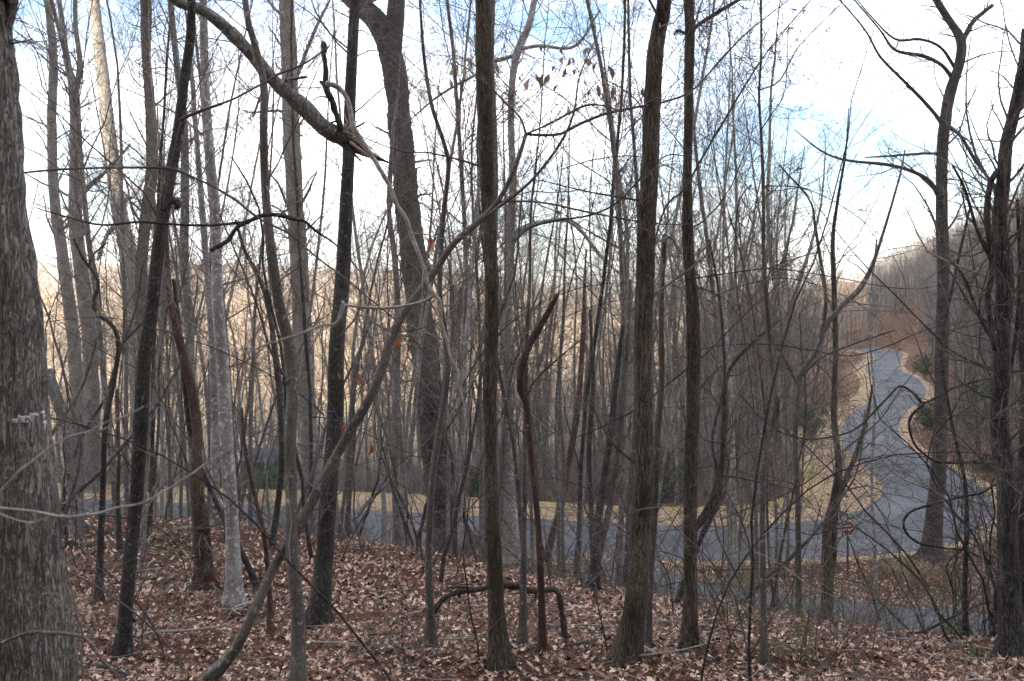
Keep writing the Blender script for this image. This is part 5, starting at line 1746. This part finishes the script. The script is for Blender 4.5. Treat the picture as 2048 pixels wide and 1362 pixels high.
def oct_mesh(name, r, t, y):
    v = []
    for yy in (y, y + t):
        for i in range(8):
            a = math.pi / 8 + i * math.pi / 4
            v.append((math.cos(a) * r, yy, math.sin(a) * r))
    me = bpy.data.meshes.new(name)
    f = [tuple(range(8)), tuple(range(15, 7, -1))] + [(i, i + 8, (i + 1) % 8 + 8, (i + 1) % 8) for i in range(8)]
    me.from_pydata(v, [], f)
    return me


def text_mesh(name, s, size, bold=.0):
    cu = bpy.data.curves.new(name, 'FONT'); cu.body = s; cu.size = size; cu.align_x = 'CENTER'; cu.align_y = 'CENTER'; cu.extrude = .001; cu.offset = bold
    to = bpy.data.objects.new(name + "_tmp", cu); C.objects.link(to)
    dg = bpy.context.evaluated_depsgraph_get()
    me = bpy.data.meshes.new_from_object(to.evaluated_get(dg))
    bpy.data.objects.remove(to)
    me.name = name
    return me


red = plain("sign_red", (.20, .014, .018), .5, .15, 8, .4)
white = plain("sign_white", (.70, .69, .66), .5, .06, 8, .4)
green = plain("sign_green", (.012, .20, .11), .5, .15, 8, .4)
steel = plain("post_steel", (.035, .038, .05), .55, .2, 12, .4, .3)
YS = 43.0
sp = unproj(1696, 1150, YS); sz = hgt(sp[0], sp[1])
zc = -(1056 - HZ) / F * YS - sz
st = thing("stop_sign", "red octagonal STOP sign with a green street name blade on a dark post", "sign", (sp[0], sp[1], sz))
st.rotation_euler = (0, 0, math.radians(14))
obj("post", boxmesh("post", [(-.035, .035, .0, .05, -.3, zc + .62)]), steel, st)
pl = obj("sign_plate", oct_mesh("sign_plate", .35, .006, -.012), white, st); pl.location = (0, 0, zc)
pf_ = obj("face", oct_mesh("face", .318, .003, -.0185), red, pl)
tm_ = text_mesh("lettering", "STOP", .27, .006)
tx = obj("lettering", tm_, white, pl); tx.location = (0, -.0215, 0); tx.rotation_euler = (math.pi / 2, 0, 0); tx.scale = (.86, 1.12, 1)
bl = obj("name_blade", boxmesh("name_blade", [(-.33, .33, -.004, .004, -.075, .075)]), green, st)
bl.location = (0, .02, zc + .55); bl.rotation_euler = (0, 0, math.radians(-52)); bl.scale = (1.35, 1, 1.15)
bl.rotation_euler = (0, math.radians(14), math.radians(-34))
t2_ = obj("lettering", text_mesh("lettering", "AUTUMN TRL", .105, .001), white, bl); t2_.location = (0, -.0075, 0); t2_.rotation_euler = (math.pi / 2, 0, 0)
obj("bracket", boxmesh("bracket", [(-.045, .045, -.02, .04, zc + .40, zc + .48)]), steel, st)

# small utility markers near the sign foot
for (px, py, c, lb) in [(1675, 1160, (.42, .55, .62), "small pale blue marker stake left of the stop sign post"), (1704, 1150, (.10, .14, .26), "small dark blue marker cap right of the stop sign post")]:
    Y = 42.4
    p = unproj(px, py, Y)
    z = hgt(p[0], p[1])
    me = trunk_mesh("marker_stake", np.array([[0, 0, -.1], [0, 0, .1], [0, .01, .25], [0, .01, .36]]), np.array([.035, .035, .033, .02]), 8, cap_top=True)
    o = obj("marker_stake", me, plain("marker_" + ("a" if px < 1690 else "b"), c, .5, .1)); o.location = (p[0], p[1], z)
    tag(o, lb, "marker stake")

# ------------------------------------------------------------------ green shed through the trees
Ysh = 70.0
p = unproj(516, 985, Ysh); z = hgt(p[0], p[1])
z = max(z, p[2] - .2)
shed = thing("shed", "small green board shed half hidden in the woods left of centre", "shed", (p[0], p[1], z))
shed.rotation_euler = (0, 0, math.radians(-12))
gm = plain("shed_green", (.03, .18, .06), .7, .35, 5)
wall_core = boxmesh("wall", [(-1.1, 1.1, .05, 2.2, -.6, 2.35)])
obj("wall", wall_core, plain("shed_core", (.02, .08, .03), .8), shed)
bd = boxmesh("board", [(-.085, .085, 0, .045, -.6, 2.35)])
bd.materials.append(gm)
for i in range(12):
    x = -1.01 + i * .184
    if .35 < x < .85:
        continue
    o = obj("board", bd, None, shed); o.location = (x, 0, 0)
obj("window", boxmesh("window", [(.36, .86, .0, .04, .55, 1.2)]), plain("shed_window", (.02, .018, .03), .2, .1, 4, .5), shed)
obj("board", boxmesh("board", [(.36, .86, .005, .045, -.6, .54), (.36, .86, .005, .045, 1.21, 2.35)]), gm, shed)
rv = [(-1.3, -.25, 2.3), (1.3, -.25, 2.3), (1.3, 1.12, 3.1), (-1.3, 1.12, 3.1), (-1.3, 2.5, 2.3), (1.3, 2.5, 2.3)]
rv2 = [(a, b, c + .08) for a, b, c in rv]
rm = bpy.data.meshes.new("roof")
rm.from_pydata(rv + rv2, [], [(0, 3, 2, 1), (3, 4, 5, 2), (6, 7, 8, 9), (9, 8, 11, 10), (0, 1, 7, 6), (4, 10, 11, 5), (0, 6, 9, 3), (3, 9, 10, 4), (1, 2, 8, 7), (2, 5, 11, 8)])
obj("roof", rm, plain("shed_roof", (.06, .07, .10), .6, .2), shed)

# ------------------------------------------------------------------ air
hz = boxmesh("haze", [(-2900, 2900, -420, 3900, -75, 175)])
hm = bpy.data.materials.new("haze_air"); hm.use_nodes = True
hn = hm.node_tree.nodes; hn.clear()
ho = hn.new("ShaderNodeOutputMaterial"); pv = hn.new("ShaderNodeVolumePrincipled")
pv.inputs["Density"].default_value = .00014
pv.inputs["Color"].default_value = (.88, .92, 1.0, 1)
pv.inputs["Anisotropy"].default_value = .2
hm.node_tree.links.new(pv.outputs[0], ho.inputs["Volume"])
obj("haze", hz, hm, kind="stuff", label="thin bluish haze over the far valley")
